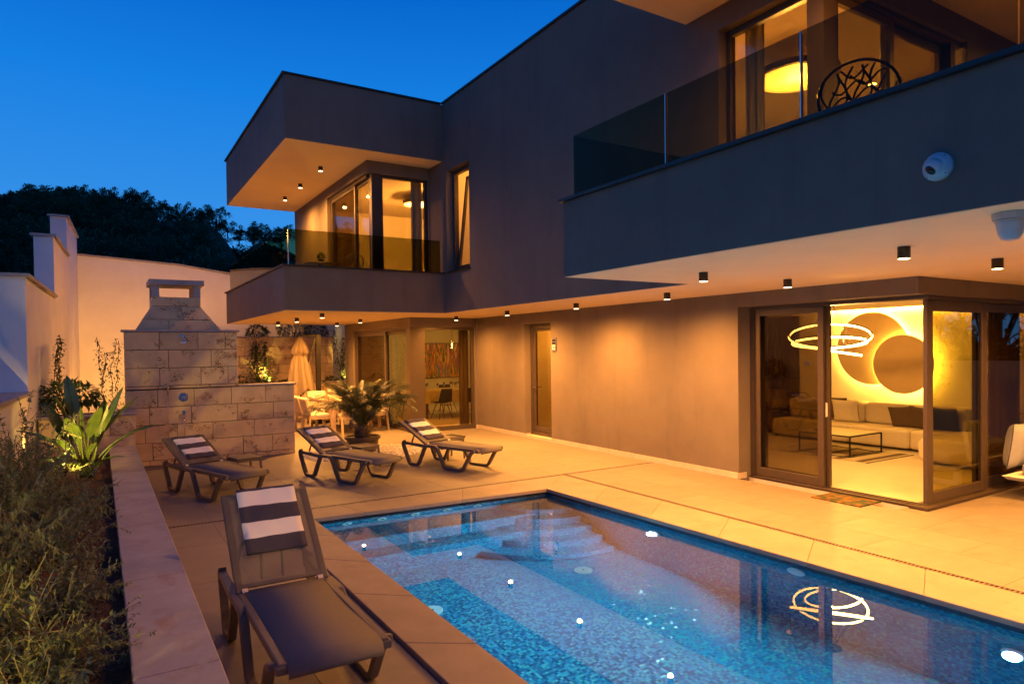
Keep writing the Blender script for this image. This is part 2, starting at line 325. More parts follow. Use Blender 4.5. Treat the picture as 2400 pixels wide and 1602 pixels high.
def link(name, me, mat, parent=None, bevel=0, seg=2):
    if mat is not None and not me.materials: me.materials.append(M[mat] if isinstance(mat,str) else mat)
    o = bpy.data.objects.new(name, me); COL.objects.link(o)
    if parent is not None: o.parent = parent
    if bevel:
        b = o.modifiers.new('bevel','BEVEL'); b.width = bevel; b.segments = seg; b.limit_method = 'ANGLE'; b.angle_limit = .6
    return o
def tag(o, label, cat, group=None, kind=None):
    o['label'] = label; o['category'] = cat
    if group: o['group'] = group
    if kind: o['kind'] = kind
    return o
def thing(name, label, cat, loc=(0,0,0), rz=0, group=None):
    o = bpy.data.objects.new(name, None); COL.objects.link(o); o.location = loc; o.rotation_euler = (0,0,rz); o.empty_display_size = .1
    return tag(o, label, cat, group)
def struct(o): o['kind'] = 'structure'; return o
def copy_tree(o, parent=None):
    c = o.copy(); COL.objects.link(c)
    if parent is not None: c.parent = parent
    for ch in list(o.children): copy_tree(ch, c)
    return c
def lamp(kind, name, loc, power, col, parent=None, radius=.03, size=None, blend=1., target=None):
    d = bpy.data.lights.new(name, kind); d.energy = power; d.color = col
    if kind in ('POINT','SPOT'): d.shadow_soft_size = radius
    if kind == 'SPOT': d.spot_size = R(size); d.spot_blend = blend
    o = bpy.data.objects.new(name, d); COL.objects.link(o); o.location = loc
    if parent is not None: o.parent = parent
    if target is not None:
        o.rotation_euler = (Vector(target)-Vector(loc)).to_track_quat('-Z','Y').to_euler()
    return o
def frame_rect(mb, axis, pos, a0, a1, z0, z1, w=.07, d=.06, bottom=None):
    # rectangular frame in a plane x=pos or y=pos, from a0..a1 along the other axis
    bw = w if bottom is None else bottom
    def bx(p0,p1,q0,q1):
        if axis == 'x': mb.box(pos-d/2,pos+d/2,p0,p1,q0,q1)
        else: mb.box(p0,p1,pos-d/2,pos+d/2,q0,q1)
    bx(a0,a0+w,z0,z1); bx(a1-w,a1,z0,z1); bx(a0+w,a1-w,z1-w,z1); bx(a0+w,a1-w,z0,z0+bw)
    return mb
def pane(axis, pos, a0, a1, z0, z1, mat, parent, name='pane', t=.012):
    b = MB()
    if axis == 'x': b.box(pos-t/2,pos+t/2,a0,a1,z0,z1)
    else: b.box(a0,a1,pos-t/2,pos+t/2,z0,z1)
    return b.build(name, mat, parent)

# ================================================================== GROUND, DECK, POOL
ground = struct(MB().quad((-900,-900,-2.2),(900,-900,-2.2),(900,900,-2.2),(-900,900,-2.2)).build('ground','hill'))
PFL, PFR, PNR, PNL = (1.97,7.66), (5.16,7.47), (5.42,-1.2), (1.98,-1.2)
WZ = -.085
DRX, DRY = 5.93, 8.14          # drain lines
# deck base under the tiles (kept clear of the pool)
db = MB()
db.box(.42,1.62,-1.5,19.8,-.3,-.012); db.box(1.62,7.78,8.1,19.8,-.3,-.012); db.box(5.8,7.78,-1.5,8.1,-.3,-.012); db.box(7.78,12.5,-1.5,4.2,-.3,-.012)
deck = struct(db.build('deck','grout'))
tile_mesh = {}
def tiles(x0, x1, y0, y1, w=.6, l=1.2, stag=True):
    j = 0; x = x0
    while x < x1-.02:
        xa, xb = x, min(x+w,x1); y = y0-(l/2 if (stag and j % 2) else 0)
        while y < y1-.02:
            ya, yb = max(y,y0), min(y+l,y1)
            if yb-ya > .03:
                k = (round(xb-xa,3),round(yb-ya,3))
                if k not in tile_mesh:
                    tile_mesh[k] = MB().box(.0015,k[0]-.0015,.0015,k[1]-.0015,-.012,0).mesh('tile')
                o = link('tile', tile_mesh[k], 'deck', deck); o.location = (xa,ya,0)
            y += l
        x += w; j += 1
tiles(.44,1.62,-1.2,DRY-.03); tiles(.44,7.76,DRY+.03,19.6); tiles(DRX+.03,7.76,-1.2,DRY-.03); tiles(7.76,11.4,-1.2,3.92)
# pool basin
pb = MB()
FZ = -1.4
def lerp(a,b,t): return (a[0]+(b[0]-a[0])*t, a[1]+(b[1]-a[1])*t)
pts = [PFL,PNL,PNR,PFR]
pb.quad(*[(p[0],p[1],FZ) for p in pts])
for a,b in zip(pts, pts[1:]+pts[:1]): pb.quad((a[0],a[1],FZ),(a[0],a[1],-.045),(b[0],b[1],-.045),(b[0],b[1],FZ))
pool = struct(pb.build('pool_basin','mosaic', auto=False))
bd = MB()
for a,b,nx,ny in ((PFL,PFR,0,-1),(PFR,PNR,-1,0),(PFL,PNL,1,0)):
    o_ = .004
    bd.quad((a[0]+nx*o_,a[1]+ny*o_,-.085),(b[0]+nx*o_,b[1]+ny*o_,-.085),(b[0]+nx*o_,b[1]+ny*o_,-.044),(a[0]+nx*o_,a[1]+ny*o_,-.044))
bd.build('waterline_band','band',pool,auto=False)
# benches along the far wall
def far(x): return PFL[1]+(PFR[1]-PFL[1])*(x-PFL[0])/(PFR[0]-PFL[0])
def right(y): return PNR[0]+(PFR[0]-PNR[0])*(y-PNR[1])/(PFR[1]-PNR[1])
MB().prism([(1.972,7.14),(5.13,6.98),(5.15,7.468),(1.973,7.655)],FZ,-.42).build('bench','mosaic',pool,bevel=.02)
MB().prism([(1.973,6.86),(5.12,6.70),(5.13,6.978),(1.973,7.137)],FZ,-.80).build('bench_step','mosaic',pool,bevel=.02)
# curved corner stair
for k,(rad,z) in enumerate(((.60,-.28),(.80,-.52),(1.00,-.76),(1.20,-1.0),(1.42,-1.22))):
    c = (5.12,7.44); p_ = [c]+[(c[0]+rad*1.12*math.cos(a),c[1]+rad*math.sin(a)) for a in [math.pi+math.pi/2*i/24 for i in range(25)]]
    p_ = [(min(x,right(y)-.004),min(y,far(x)-.004)) for x,y in p_]
    MB().prism(p_,FZ+.002*k,z).build('stair_step','mosaic',pool,bevel=.02)
# fittings: wall jets, floor drains, lights
for k in range(5):
    x = 2.42+.42*k
    y = far(x)
    o = MB().rings([[(x+r_*math.cos(a),y-d_,-.19+r_*math.sin(a)) for a in [6.28319*i/16 for i in range(16)]] for r_,d_ in ((.062,.006),(.062,.016),(.05,.022))]).build('wall_jet','jet',pool)
    MB().rings([[(x+r_*math.cos(a),y-d_,-.19+r_*math.sin(a)) for a in [6.28319*i/12 for i in range(12)]] for r_,d_ in ((.02,.02),(.02,.026))]).build('jet_nozzle','band',o)
for x,y in ((4.46,5.78),(2.66,5.8),(3.6,2.2)):
    o = MB().lathe((x,y,FZ+.002),[(.10,0),(.10,.012),(.085,.02)],20).build('floor_drain','jet',pool)
    MB().lathe((x,y,FZ+.02),[(.012,0),(.012,.006)],8).build('drain_screw','band',o)
def wallfit(y, z, r_, name, mat):
    x = right(y)
    return MB().rings([[(x-d_,y+q*math.cos(a),z+q*math.sin(a)) for a in [6.28319*i/20 for i in range(20)]] for q,d_ in ((r_,.006),(r_,.02),(r_*.85,.028))]).build(name,mat,pool)
wallfit(3.72,-.20,.09,'wall_skimmer','jet')
for y,z,pw in ((5.45,-.36,800.),(2.06,-.50,430.),(-.6,-.5,280.)):
    o = wallfit(y,z,.085,'light_housing','jet')
    MB().rings([[(right(y)-d_,y+q*math.cos(a),z+q*math.sin(a)) for a in [6.28319*i/20 for i in range(20)]] for q,d_ in ((.05,.026),(.045,.034),(.03,.038))]).build('light_lens','pool_light',o)
    lamp('SPOT','pool_lamp',(right(y)-.06,y,z),pw,(.20,.80,.92),None,.055,172,.6,(right(y)-2.,y,z-.45))
water = struct(MB().quad(*[(p[0],p[1],WZ) for p in (PFL,PNL,PNR,PFR)]).build('pool_water','water',auto=False))
# coping stones
cop = struct(MB().box(1.70,1.93,-1.2,7.7,-.3,-.05).box(5.46,5.86,-1.2,8.05,-.3,-.05).box(1.70,5.86,7.72,8.08,-.3,-.05).build('pool_coping','grout'))
def strip(p0, p1, q0, q1, n, z=0., zb=-.045):   # stones between inner line p0-p1 and outer line q0-q1
    for k in range(n):
        a, b = k/n, (k+1)/n; g = .003
        def L2(u,v,t): return (u[0]+(v[0]-u[0])*t,u[1]+(v[1]-u[1])*t)
        d = Vector((p1[0]-p0[0],p1[1]-p0[1])).length; e_ = .0008/d
        pp = [L2(p0,p1,a+e_),L2(p0,p1,b-e_),L2(q0,q1,b-e_),L2(q0,q1,a+e_)]
        MB().prism(pp,zb,z).build('coping_stone','coping',cop,bevel=.006,seg=2)
strip((PNL[0]+.03,-1.2),(PFL[0]+.03,PFL[1]-.03),(1.625,-1.2),(1.625,DRY-.03),9,.035,-.045)
strip((PFL[0]+.03,PFL[1]-.03),(PFR[0]-.03,PFR[1]-.03),(1.64,DRY-.03),(DRX-.03,DRY-.03),5)
strip((PFR[0]-.03,PFR[1]-.03),(PNR[0]-.03,-1.2),(DRX-.03,DRY-.03),(DRX-.03,-1.2),9)
# drain channel with cast grate
dr = thing('drain_channel','narrow slotted drain channel set in the deck round the pool','drain')
MB().box(.45,DRX+.03,DRY-.028,DRY+.028,-.05,-.03).box(DRX-.028,DRX+.028,-1.2,DRY-.028,-.05,-.03).build('channel','joint',dr)
gb = MB(); x = .46
def gr(p,q): gb.tube([p,q],.004,4)
for k in range(int((DRX-.46)/.035)):
    xx = .46+.035*k; gb.box(xx,xx+.014,DRY-.024,DRY+.024,-.012,-.002)
for k in range(int((DRY+1.1)/.035)):
    yy = -1.1+.035*k; s_ = .012*math.sin(k*1.57); gb.box(DRX-.024,DRX+.024,yy,yy+.016,-.012,-.002)
for d_ in (-.025,.025): gb.box(.46,DRX,DRY+d_-.003,DRY+d_+.003,-.012,-.001); gb.box(DRX+d_-.003,DRX+d_+.003,-1.2,DRY,-.012,-.001)
gb.build('grate',pm('cast_grate', (.11,.085,.065), .5, .2, 20.),dr)
# ================================================================== RAISED BED ON THE LEFT
pw = thing('planter_wall','long low planter wall topped with weathered pale stone slabs','planter wall')
MB().box(.13,.42,-1.2,11.84,-.3,.445).build('wall','stone',pw)
ys = [-1.2,.3,1.75,3.3,4.75,6.25,7.8,9.2,10.6,11.86]
for a,b in zip(ys,ys[1:]): MB().box(.095,.445,a+.0015,b-.0015,.446,.494).build('cap_slab','cap_stone',pw,bevel=.006)
def lx(y): return -1.28+.04*y
def fwd(x0,x1,y0,y1): pass
sb = MB(); nx, ny = 8, 70
for j in range(ny+1):
    y = -1.2+13.*j/ny
    for i in range(nx+1):
        x = lx(y)-.02+(.13-lx(y)+.02)*i/nx; sb.v.append((x,y,.36+.05*rnd.random()+.03*math.sin(y*3+x*5)))
for j in range(ny):
    for i in range(nx): a = j*(nx+1)+i; sb.f.append((a,a+1,a+nx+2,a+nx+1))
struct(sb.build('soil','soil',smooth=True,auto=False))
# stepped white garden wall (slightly splayed)
gw = thing('garden_wall','white rendered garden wall stepping up in four levels along the planting bed','wall')
def seg(y0,y1,z1,t=.30,zb=-.5,cap=True):
    p = [(lx(y0)-t,y0),(lx(y0),y0),(lx(y1),y1),(lx(y1)-t,y1)]
    MB().prism(p,zb,z1).build('wall_section','white',gw)
    o = .05; n_ = max(1,round((y1-y0+.05)/1.6))
    for k in range(n_):
        a = y0-.05+(y1-y0+.05)*k/n_; b = y0-.05+(y1-y0+.05)*(k+1)/n_-.003
        MB().prism([(lx(a)-t-o,a),(lx(a)+o,a),(lx(b)+o,b),(lx(b)-t-o,b)],z1+.001,z1+.045).build('coping_slab','cap_stone',gw)
seg(-3.,11.15,1.36,t=.8); seg(11.15,14.95,2.96,t=.8); seg(14.95,17.85,4.08); seg(17.85,20.9,4.95)
# boundary wall at the back, top falling to the right
bw = thing('boundary_wall','tall white rendered boundary wall behind the barbecue, its top sloping down','wall')
BY = 20.85
prof = [(-.6,4.50),(1.95,4.35),(3.25,4.17),(8.5,3.45)]
for (xa,za),(xb,zb) in zip(prof,prof[1:]):
    MB().hexa([(xa,BY,-.5),(xb,BY,-.5),(xb,BY+.3,-.5),(xa,BY+.3,-.5)],[(xa,BY,za),(xb,BY,zb),(xb,BY+.3,zb),(xa,BY+.3,za)]).build('wall_section','white',bw)
    MB().hexa([(xa,BY-.04,za+.002),(xb,BY-.04,zb+.002),(xb,BY+.34,zb+.002),(xa,BY+.34,za+.002)],[(xa,BY-.04,za+.05),(xb,BY-.04,zb+.05),(xb,BY+.34,zb+.05),(xa,BY+.34,za+.05)]).build('coping_slab','cap_stone',bw)

# ================================================================== STONE WALLS
def blocks(parent, x0, x1, z0, z1, y, rh, lmin, lmax, seed, depth=.03, name='stone_block', skip=None):
    q = random.Random(seed); z = z1
    while z > z0+.02:
        za = max(z-rh,z0); x = x0-q.uniform(0,.25)
        while x < x1-.01:
            l = q.uniform(lmin,lmax); xa, xb = max(x,x0), min(x+l,x1)
            if x1-xb < .14: xb = x1
            if xb-xa > .03:
                pr = q.uniform(-.003,.004)
                MB().box(xa+.004,xb-.004,y-depth-pr,y+.02,za+.004,z-.004).build(name,'stone',parent,bevel=.004,seg=1)
            x = xb if xb == x1 else x+l
        z = za
sw = thing('shower_wall','tall stepped wall of pitted limestone blocks carrying the outdoor shower','stone wall')
YS = 12.83
MB().box(.36,2.10,YS,13.05,-.3,2.262).box(2.10,3.09,YS,13.05,-.3,1.29).build('wall_core','joint',sw)
blocks(sw,.345,2.115,1.30,2.265,YS,.305,.42,.72,3); blocks(sw,.345,3.10,0.0,1.285,YS,.30,.40,.75,11)
for xa,xb in ((.31,1.2),(1.203,2.15)): MB().box(xa,xb,12.77,13.1,2.267,2.303).build('cap_slab','cap_stone',sw,bevel=.004)
MB().box(2.122,3.14,12.77,13.1,1.289,1.322).build('cap_slab','cap_stone',sw,bevel=.004)
# barbecue hood / chimney behind
hd = thing('chimney_hood','stone barbecue chimney hood tapering up to an open flat-topped cowl','chimney')
def sl(t):   # cross-section of the tapering hood at height fraction t
    a, b, c, d = .545+(.80-.545)*t, 1.88-(1.88-1.575)*t, 13.04+(13.22-13.04)*t, 14.0-.1*t
    return a, b, c, d
def hrow(t0,t1,cuts):
    z0, z1 = 2.305+.43*t0, 2.305+.43*t1
    A, B = sl(t0), sl(t1); cs = [0]+cuts+[1]
    for u,v in zip(cs,cs[1:]):
        g = .002
        def X(P,w): return P[0]+(P[1]-P[0])*w
        MB().hexa([(X(A,u)+g,A[2],z0+.003),(X(A,v)-g,A[2],z0+.003),(X(A,v)-g,A[3],z0+.003),(X(A,u)+g,A[3],z0+.003)],
                  [(X(B,u)+g,B[2],z1-.003),(X(B,v)-g,B[2],z1-.003),(X(B,v)-g,B[3],z1-.003),(X(B,u)+g,B[3],z1-.003)]).build('hood_block','stone',hd,bevel=.004,seg=1)
hrow(0,.44,[.36,.85]); hrow(.44,1,[.58])
for u,v in ((.80,1.215),(1.219,1.575)): MB().box(u,v,13.22,13.9,2.737,2.895).build('neck_block','stone',hd,bevel=.004,seg=1)
for x in (.80,1.46):
    for y in (13.22,13.79): MB().box(x,x+.115,y,y+.11,2.897,3.105).build('cowl_post','cap_stone',hd)
MB().box(.755,1.635,13.16,13.96,3.107,3.20).build('cowl_slab','cap_stone',hd,bevel=.006)
MB().box(.56,1.86,13.06,13.98,-.3,2.30).build('barbecue_body','joint',hd)
# stone planter box at the end of the bed
pbx = thing('planter_box','square planter box of limestone blocks at the far end of the bed','planter')
MB().box(-.78,.435,11.90,12.80,-.2,.955).build('box_core','joint',pbx)
for z0,z1,xs in ((.36,.66,(-.78,-.2,.44)),(.66,.955,(-.78,.12,.44))):
    for a,b in zip(xs,xs[1:]): MB().box(a+.004,b-.004,11.872,11.92,z0+.004,z1-.004).build('stone_block','stone',pbx,bevel=.004,seg=1)
for z0,z1 in ((0,.36),(.36,.66),(.66,.955)): MB().box(.425,.455,11.875,12.79,z0+.004,z1-.004).build('stone_block','stone',pbx,bevel=.004,seg=1)
MB().box(-.80,.485,11.83,12.05,.957,.99).box(.22,.485,12.05,12.80,.957,.99).build('cap_slab','cap_stone',pbx,bevel=.004)
# shower fittings
sh = thing('outdoor_shower','chrome outdoor shower with rain head, round mixer plate and hand spray','shower',(1.22,YS-.03,0))
MB().rings([[(q*math.cos(a),-d_,2.20+q*math.sin(a)) for a in [6.28319*i/14 for i in range(14)]] for q,d_ in ((.035,0),(.035,.012))]).build('flange','metal',sh)
MB().tube([(0,0,2.20),(0,-.10,2.20),(.01,-.22,2.19),(.02,-.27,2.14),(.02,-.27,2.10)],.011,8).build('arm','metal',sh,smooth=True)
MB().lathe((.02,-.27,2.075),[(.105,0),(.105,.012),(.03,.025),(.018,.04)],24).build('rain_head','metal',sh)
MB().rings([[(q*math.cos(a),-d_,1.14+q*math.sin(a)) for a in [6.28319*i/24 for i in range(24)]] for q,d_ in ((.075,0),(.075,.012),(.07,.016))]).build('mixer_plate','metal',sh)
MB().tube([(0,-.02,1.14),(0,-.06,1.14),(.05,-.065,1.15)],.013,8).build('mixer_lever','metal',sh,smooth=True)
MB().tube([(-.24,-.03,1.18),(-.24,-.05,1.28),(-.25,-.06,1.34),(-.28,-.08,1.36)],[.012,.012,.015,.03],8).build('hand_spray','metal',sh,smooth=True)
MB().cbox(0,-.02,.88,.045,.04,.06).build('valve','metal',sh)
MB().tube([(-.24,-.04,1.18),(-.245,-.045,.9),(-.25,-.05,.6),(-.24,-.06,.3),(-.1,-.07,.12),(-.01,-.06,.3),(0,-.05,.6),(0,-.045,.85)],.007,6).build('hose','metal',sh,smooth=True)
# tall retaining wall and low planter at the back of the terrace
rw = thing('retaining_wall','limestone block retaining wall behind the dining terrace with a planted ledge','stone wall')
MB().box(2.3,6.12,20.45,20.8,-.3,2.32).build('wall_core','joint',rw)
blocks(rw,2.3,6.13,.9,2.33,20.45,.265,.42,.85,21)
MB().box(2.3,6.15,20.40,20.82,2.332,2.36).build('cap_slab','cap_stone',rw)
MB().box(2.3,7.2,19.72,19.95,-.3,.985).build('ledge_wall','stone',rw)
for a in range(4): MB().box(2.3+1.2*a,3.497+1.2*a,19.68,19.98,.987,1.02).build('cap_slab','cap_stone',rw)
MB().box(2.3,7.2,19.95,20.42,-.3,.96).build('ledge_soil','soil',rw)

# ================================================================== HOUSE
H = thing('house','two storey modern villa in taupe render with cantilevered balconies and large sliding windows','house')
ZC = 2.656
def hb(name, mat, *bx, bevel=0):
    m = MB()
    for b in bx: m.box(*b)
    return m.build(name, mat, H, bevel=bevel)
# --- ground floor outer walls
hb('wall','facade',(7.767,8.05,6.41,11.06,-.2,ZC),(7.767,8.05,12.05,14.17,-.2,ZC),(7.767,8.05,11.06,12.05,2.43,ZC),(7.767,8.05,3.94,6.41,2.462,ZC),
   (8.05,13.3,3.94,4.24,2.462,ZC),(12.9,13.3,3.94,4.24,-.2,2.462))
hb('wall','facade',(6.034,7.72,14.17,14.40,2.44,ZC),(7.72,7.766,14.17,14.40,-.2,ZC),(6.034,6.26,14.40,18.2,2.44,ZC),(6.034,6.26,18.2,18.92,-.2,ZC))
hb('skirting','skirt',(7.752,7.766,6.40,11.06,0.001,.085),(7.752,7.766,12.05,14.155,0.001,.085),(7.752,7.92,6.396,6.409,0.001,.085),(7.767,7.9,12.036,12.049,.001,.085),(7.723,7.752,14.15,14.168,.001,.085))
hb('door_step','skirt',(7.77,8.05,11.06,12.05,-.1,.06))
# --- soffits (white) and upper masses (taupe)
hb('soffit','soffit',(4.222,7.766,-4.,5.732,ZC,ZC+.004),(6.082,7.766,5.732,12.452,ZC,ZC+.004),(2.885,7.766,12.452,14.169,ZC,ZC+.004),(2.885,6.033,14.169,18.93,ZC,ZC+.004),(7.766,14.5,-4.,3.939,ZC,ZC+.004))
hb('upper_slab','facade',(4.214,13.3,-4.,5.736,ZC+.005,3.05),(6.076,13.3,5.736,12.447,ZC+.005,3.05),(2.877,13.3,12.447,18.935,ZC+.005,3.05))
hb('parapet','facade',(4.214,4.38,-4.,5.736,3.05,3.445),(4.38,6.076,5.57,5.736,3.05,3.445))
hb('parapet_cap','cap_dark',(4.17,4.42,-4.,5.78,3.446,3.478),(4.42,6.074,5.53,5.78,3.446,3.478))
hb('parapet','facade',(2.877,6.076,12.447,12.61,3.05,3.46),(2.877,3.04,12.61,18.935,3.05,3.46),(3.04,4.68,18.77,18.935,3.05,3.46))
hb('parapet_cap','cap_dark',(2.835,6.074,12.405,12.65,3.461,3.49),(2.835,3.08,12.65,18.98,3.461,3.49),(3.08,4.68,18.73,18.98,3.461,3.49))
# main upper wall with tall window opening
hb('wall','facade',(6.076,6.36,5.26,11.31,3.05,6.92),(6.076,6.36,12.29,13.08,3.05,6.92),(6.076,6.36,11.31,12.29,3.05,3.475),(6.076,6.36,11.31,12.29,5.53,6.92),(6.076,6.36,3.94,5.26,5.50,5.768))
hb('wall','facade',(6.36,8.88,3.94,4.22,5.50,5.768),(8.88,13.3,3.94,4.22,3.05,5.768))
# roof overhang on the right and wing roof box
hb('roof_box','facade',(4.214,6.076,-4.,5.76,5.773,6.92),(6.076,13.3,-4.,5.26,5.773,6.92),(6.36,13.3,5.26,13.08,6.2,6.92))
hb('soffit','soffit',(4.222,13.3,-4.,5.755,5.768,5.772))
hb('roof_box','facade',(2.934,6.076,12.447,18.92,5.773,6.92),(6.076,13.3,13.08,18.92,6.2,6.92))
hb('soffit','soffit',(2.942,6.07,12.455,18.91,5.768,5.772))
hb('roof_edge','cap_dark',(4.17,6.04,-4.,5.80,6.921,6.95),(6.04,6.4,5.80,12.41,6.921,6.952),(2.89,6.04,12.40,12.65,6.921,6.951),(2.89,3.13,12.65,18.96,6.921,6.951))
# wing upper walls
hb('wall','facade',(4.68,6.05,13.08,13.3,5.53,5.768),(4.68,4.9,13.3,15.85,5.53,5.768),(4.68,4.9,15.85,18.92,3.05,5.768),(6.055,6.076,13.08,13.3,3.05,5.768))
# --- windows helper
def window(axis, pos, a0, a1, z0, z1, panes, w=.07, d=.08, mat='glass_t', bottom=None, lab=None):
    m = MB(); frame_rect(m,axis,pos,a0,a1,z0,z1,w,d,bottom)
    o = m.build('window','frame',H,bevel=.004,seg=1)
    for p in panes: pane(axis,p[4] if len(p) > 4 else pos,p[0],p[1],p[2],p[3],mat,o)
    return o
def sash(axis, pos, a0, a1, z0, z1, mat, w=.085, d=.05, bottom=.12, name='sliding_sash'):
    m = MB(); frame_rect(m,axis,pos,a0,a1,z0,z1,w,d,bottom); o = m.build(name,'frame',H,bevel=.004,seg=1)
    pane(axis,pos,a0+w,a1-w,z0+bottom,z1-w,mat,o); return o
# living room corner slider: outer frame, fixed/sliding sashes, track
hb('slider_frame','frame',(8.02,8.20,6.34,6.408,.03,2.46),(8.02,8.20,3.97,6.34,2.415,2.46),(8.20,12.9,3.99,4.17,2.415,2.46),(12.83,12.9,3.99,4.17,.03,2.415))
hb('slider_track','frame',(7.99,8.20,3.95,6.408,.0,.028),(8.20,12.9,3.95,4.17,.0,.028),(8.045,8.06,4.05,6.34,.028,.04),(8.12,8.135,4.05,6.34,.028,.04))
s1 = sash('x',8.065,5.27,6.34,.042,2.413,'glass_d')
s2 = sash('x',8.145,5.235,6.30,.042,2.413,'glass')
MB().rings([[(8.118-d_,5.28+.02*math.cos(a),1.05+(.075 if math.sin(a) > 0 else -.075)+.02*math.sin(a)) for a in [6.28319*i/16 for i in range(16)]] for d_ in (0,.012)]).build('recessed_handle','white_metal',s2)
sash('y',4.05,8.13,9.58,.042,2.413,'glass_o',w=.13)
sash('y',4.12,9.45,11.2,.042,2.413,'glass_d',w=.11)
sash('y',4.05,11.1,12.83,.042,2.413,'glass_d',w=.11)
# dining corner window
hb('corner_post','frame',(6.05,6.36,14.20,14.34,.0,2.44),(6.05,6.20,14.34,14.44,.0,2.44))
window('y',14.27,6.36,7.72,.0,2.44,[(6.43,7.65,.12,2.37)],mat='glass_t',bottom=.10)
o = hb('slider_frame','frame',(6.09,6.25,14.44,18.2,2.38,2.438),(6.09,6.25,14.44,18.2,0,.05),(6.09,6.25,18.14,18.2,.05,2.38))
sash('x',6.13,15.9,18.14,.052,2.378,'glass_d'); sash('x',6.20,14.44,16.05,.052,2.378,'glass_t')
# glazed garden door
gd = window('x',7.965,11.06,12.045,.06,2.43,[],w=.075,d=.09)
gd.name = 'door'; m = MB(); frame_rect(m,'x',7.965,11.145,11.96,.145,2.35,.075,.07,.11); lf = m.build('door_leaf','frame',H,bevel=.004,seg=1)
pane('x',7.965,11.22,11.885,.255,2.275,'glass_t',lf)
MB().tube([(7.93,11.92,1.08),(7.87,11.92,1.08)],.011,8).tube([(7.875,11.93,1.08),(7.875,11.80,1.08)],.010,8).build('handle','metal',lf,smooth=True)
MB().tube([(7.995,11.92,1.08),(8.05,11.92,1.08),(8.05,11.79,1.08)],.010,8).build('handle','metal',lf,smooth=True)
# intercom plate beside the door
ic = thing('intercom','small brushed metal intercom plate on the wall right of the glazed door','intercom',(7.766,10.93,1.98))
MB().box(-.018,0,-.075,.075,-.14,.14).build('plate','metal',ic,bevel=.004)
for k in range(4): MB().box(-.024,-.018,-.05,.05,-.10+.055*k,-.065+.055*k).build('button','black_gloss' if k > 1 else 'white_metal',ic)
# wing bedroom corner window (upper floor)
hb('corner_post','frame',(4.80,4.99,13.13,13.29,3.05,5.53))
window('y',13.2,4.99,6.05,3.05,5.53,[(5.05,5.99,3.11,5.47)],w=.06,mat='glass',bottom=.06)
hb('slider_frame','frame',(4.74,4.88,13.29,15.85,5.47,5.53),(4.74,4.88,13.29,15.85,3.05,3.10),(4.74,4.88,15.79,15.85,3.10,5.47))
sash('x',4.78,14.05,15.79,3.10,5.47,'glass_d',w=.07,bottom=.08); sash('x',4.84,13.30,14.20,3.10,5.47,'glass',w=.06,bottom=.08)
# tall narrow tilt window
tw = window('x',6.27,11.31,12.29,3.475,5.53,[],w=.07,d=.09)
m = MB(); frame_rect(m,'x',0,-.41,.41,0,1.92,.06,.055); ts = m.build('tilting_sash','frame',tw,bevel=.003,seg=1)
ts.location = (6.30,11.80,3.545); ts.rotation_euler = (0,R(6.5),0)
po = MB().box(-.006,.006,-.35,.35,.06,1.86).build('pane','glass',tw); po.location = ts.location; po.rotation_euler = ts.rotation_euler
hb('window_sill','cap_dark',(6.03,6.24,11.29,12.31,3.455,3.476))
# upper right room corner window
hb('corner_post','frame',(6.10,6.32,3.98,4.16,3.05,5.50))
window('x',6.24,4.16,5.258,3.05,5.50,[(4.22,5.19,3.11,5.43)],w=.065,mat='glass',bottom=.06)
hb('slider_frame','frame',(6.32,8.88,4.0,4.18,5.44,5.50),(6.32,8.88,4.0,4.18,3.05,3.10),(8.62,8.72,4.0,4.18,3.10,5.44))
sash('y',4.05,6.33,7.45,3.10,5.44,'glass',w=.09,bottom=.1); sash('y',4.12,7.38,8.62,3.10,5.44,'glass_t',w=.09,bottom=.1)
# glass balustrades
def rail(axis, pos, a0, a1, z0, z1): return pane(axis,pos,a0,a1,z0,z1,'glass_b',H,'balustrade_pane',.014)
for a0,a1 in ((4.318,5.655),(2.982,4.306),(1.66,2.97),(.34,1.648),(-1.,.33)):
    rail('x',4.30,a0,a1,3.46,4.135)
rail('y',5.66,4.31,6.07,3.46,4.135)
rail('y',12.53,2.98,4.55,3.475,4.15); rail('y',12.53,4.56,6.03,3.475,4.15)
for k in range(4): rail('x',2.96,12.56+1.56*k,14.11+1.56*k,3.475,4.15)
rail('y',18.85,2.98,4.66,3.475,4.15)
hb('balustrade_post','metal',(4.285,4.315,4.309,4.315,3.46,4.135),(4.285,4.315,2.973,2.979,3.46,4.135),(2.965,2.985,12.545,12.556,3.475,4.15))

# --- interiors (walls, floors and ceilings seen through the glass)
def room(nm_, *bx, mat='inwall'): return hb(nm_,mat,*bx)
# living room
room('interior_floor',(7.99,13.2,4.17,11.0,-.12,.012),(8.05,8.20,4.17,6.408,.012,.026),mat='infloor')
room('interior_wall',(13.0,13.2,4.2,11.0,0.013,2.65),(8.06,13.0,10.6,10.8,0.013,2.65),(12.9,13.0,4.0,4.2,.013,2.65))
room('interior_ceiling',(8.06,13.2,4.25,10.8,2.60,2.65))
# hall behind the glazed door
room('interior_floor',(8.06,9.9,10.85,12.6,-.12,.02),mat='infloor')
room('interior_wall',(9.7,9.9,10.85,12.6,.021,2.65),(8.06,9.7,12.4,12.6,.021,2.65),(8.06,9.7,10.81,10.9,.021,2.65))
room('interior_ceiling',(8.06,9.9,10.85,12.6,2.56,2.65))
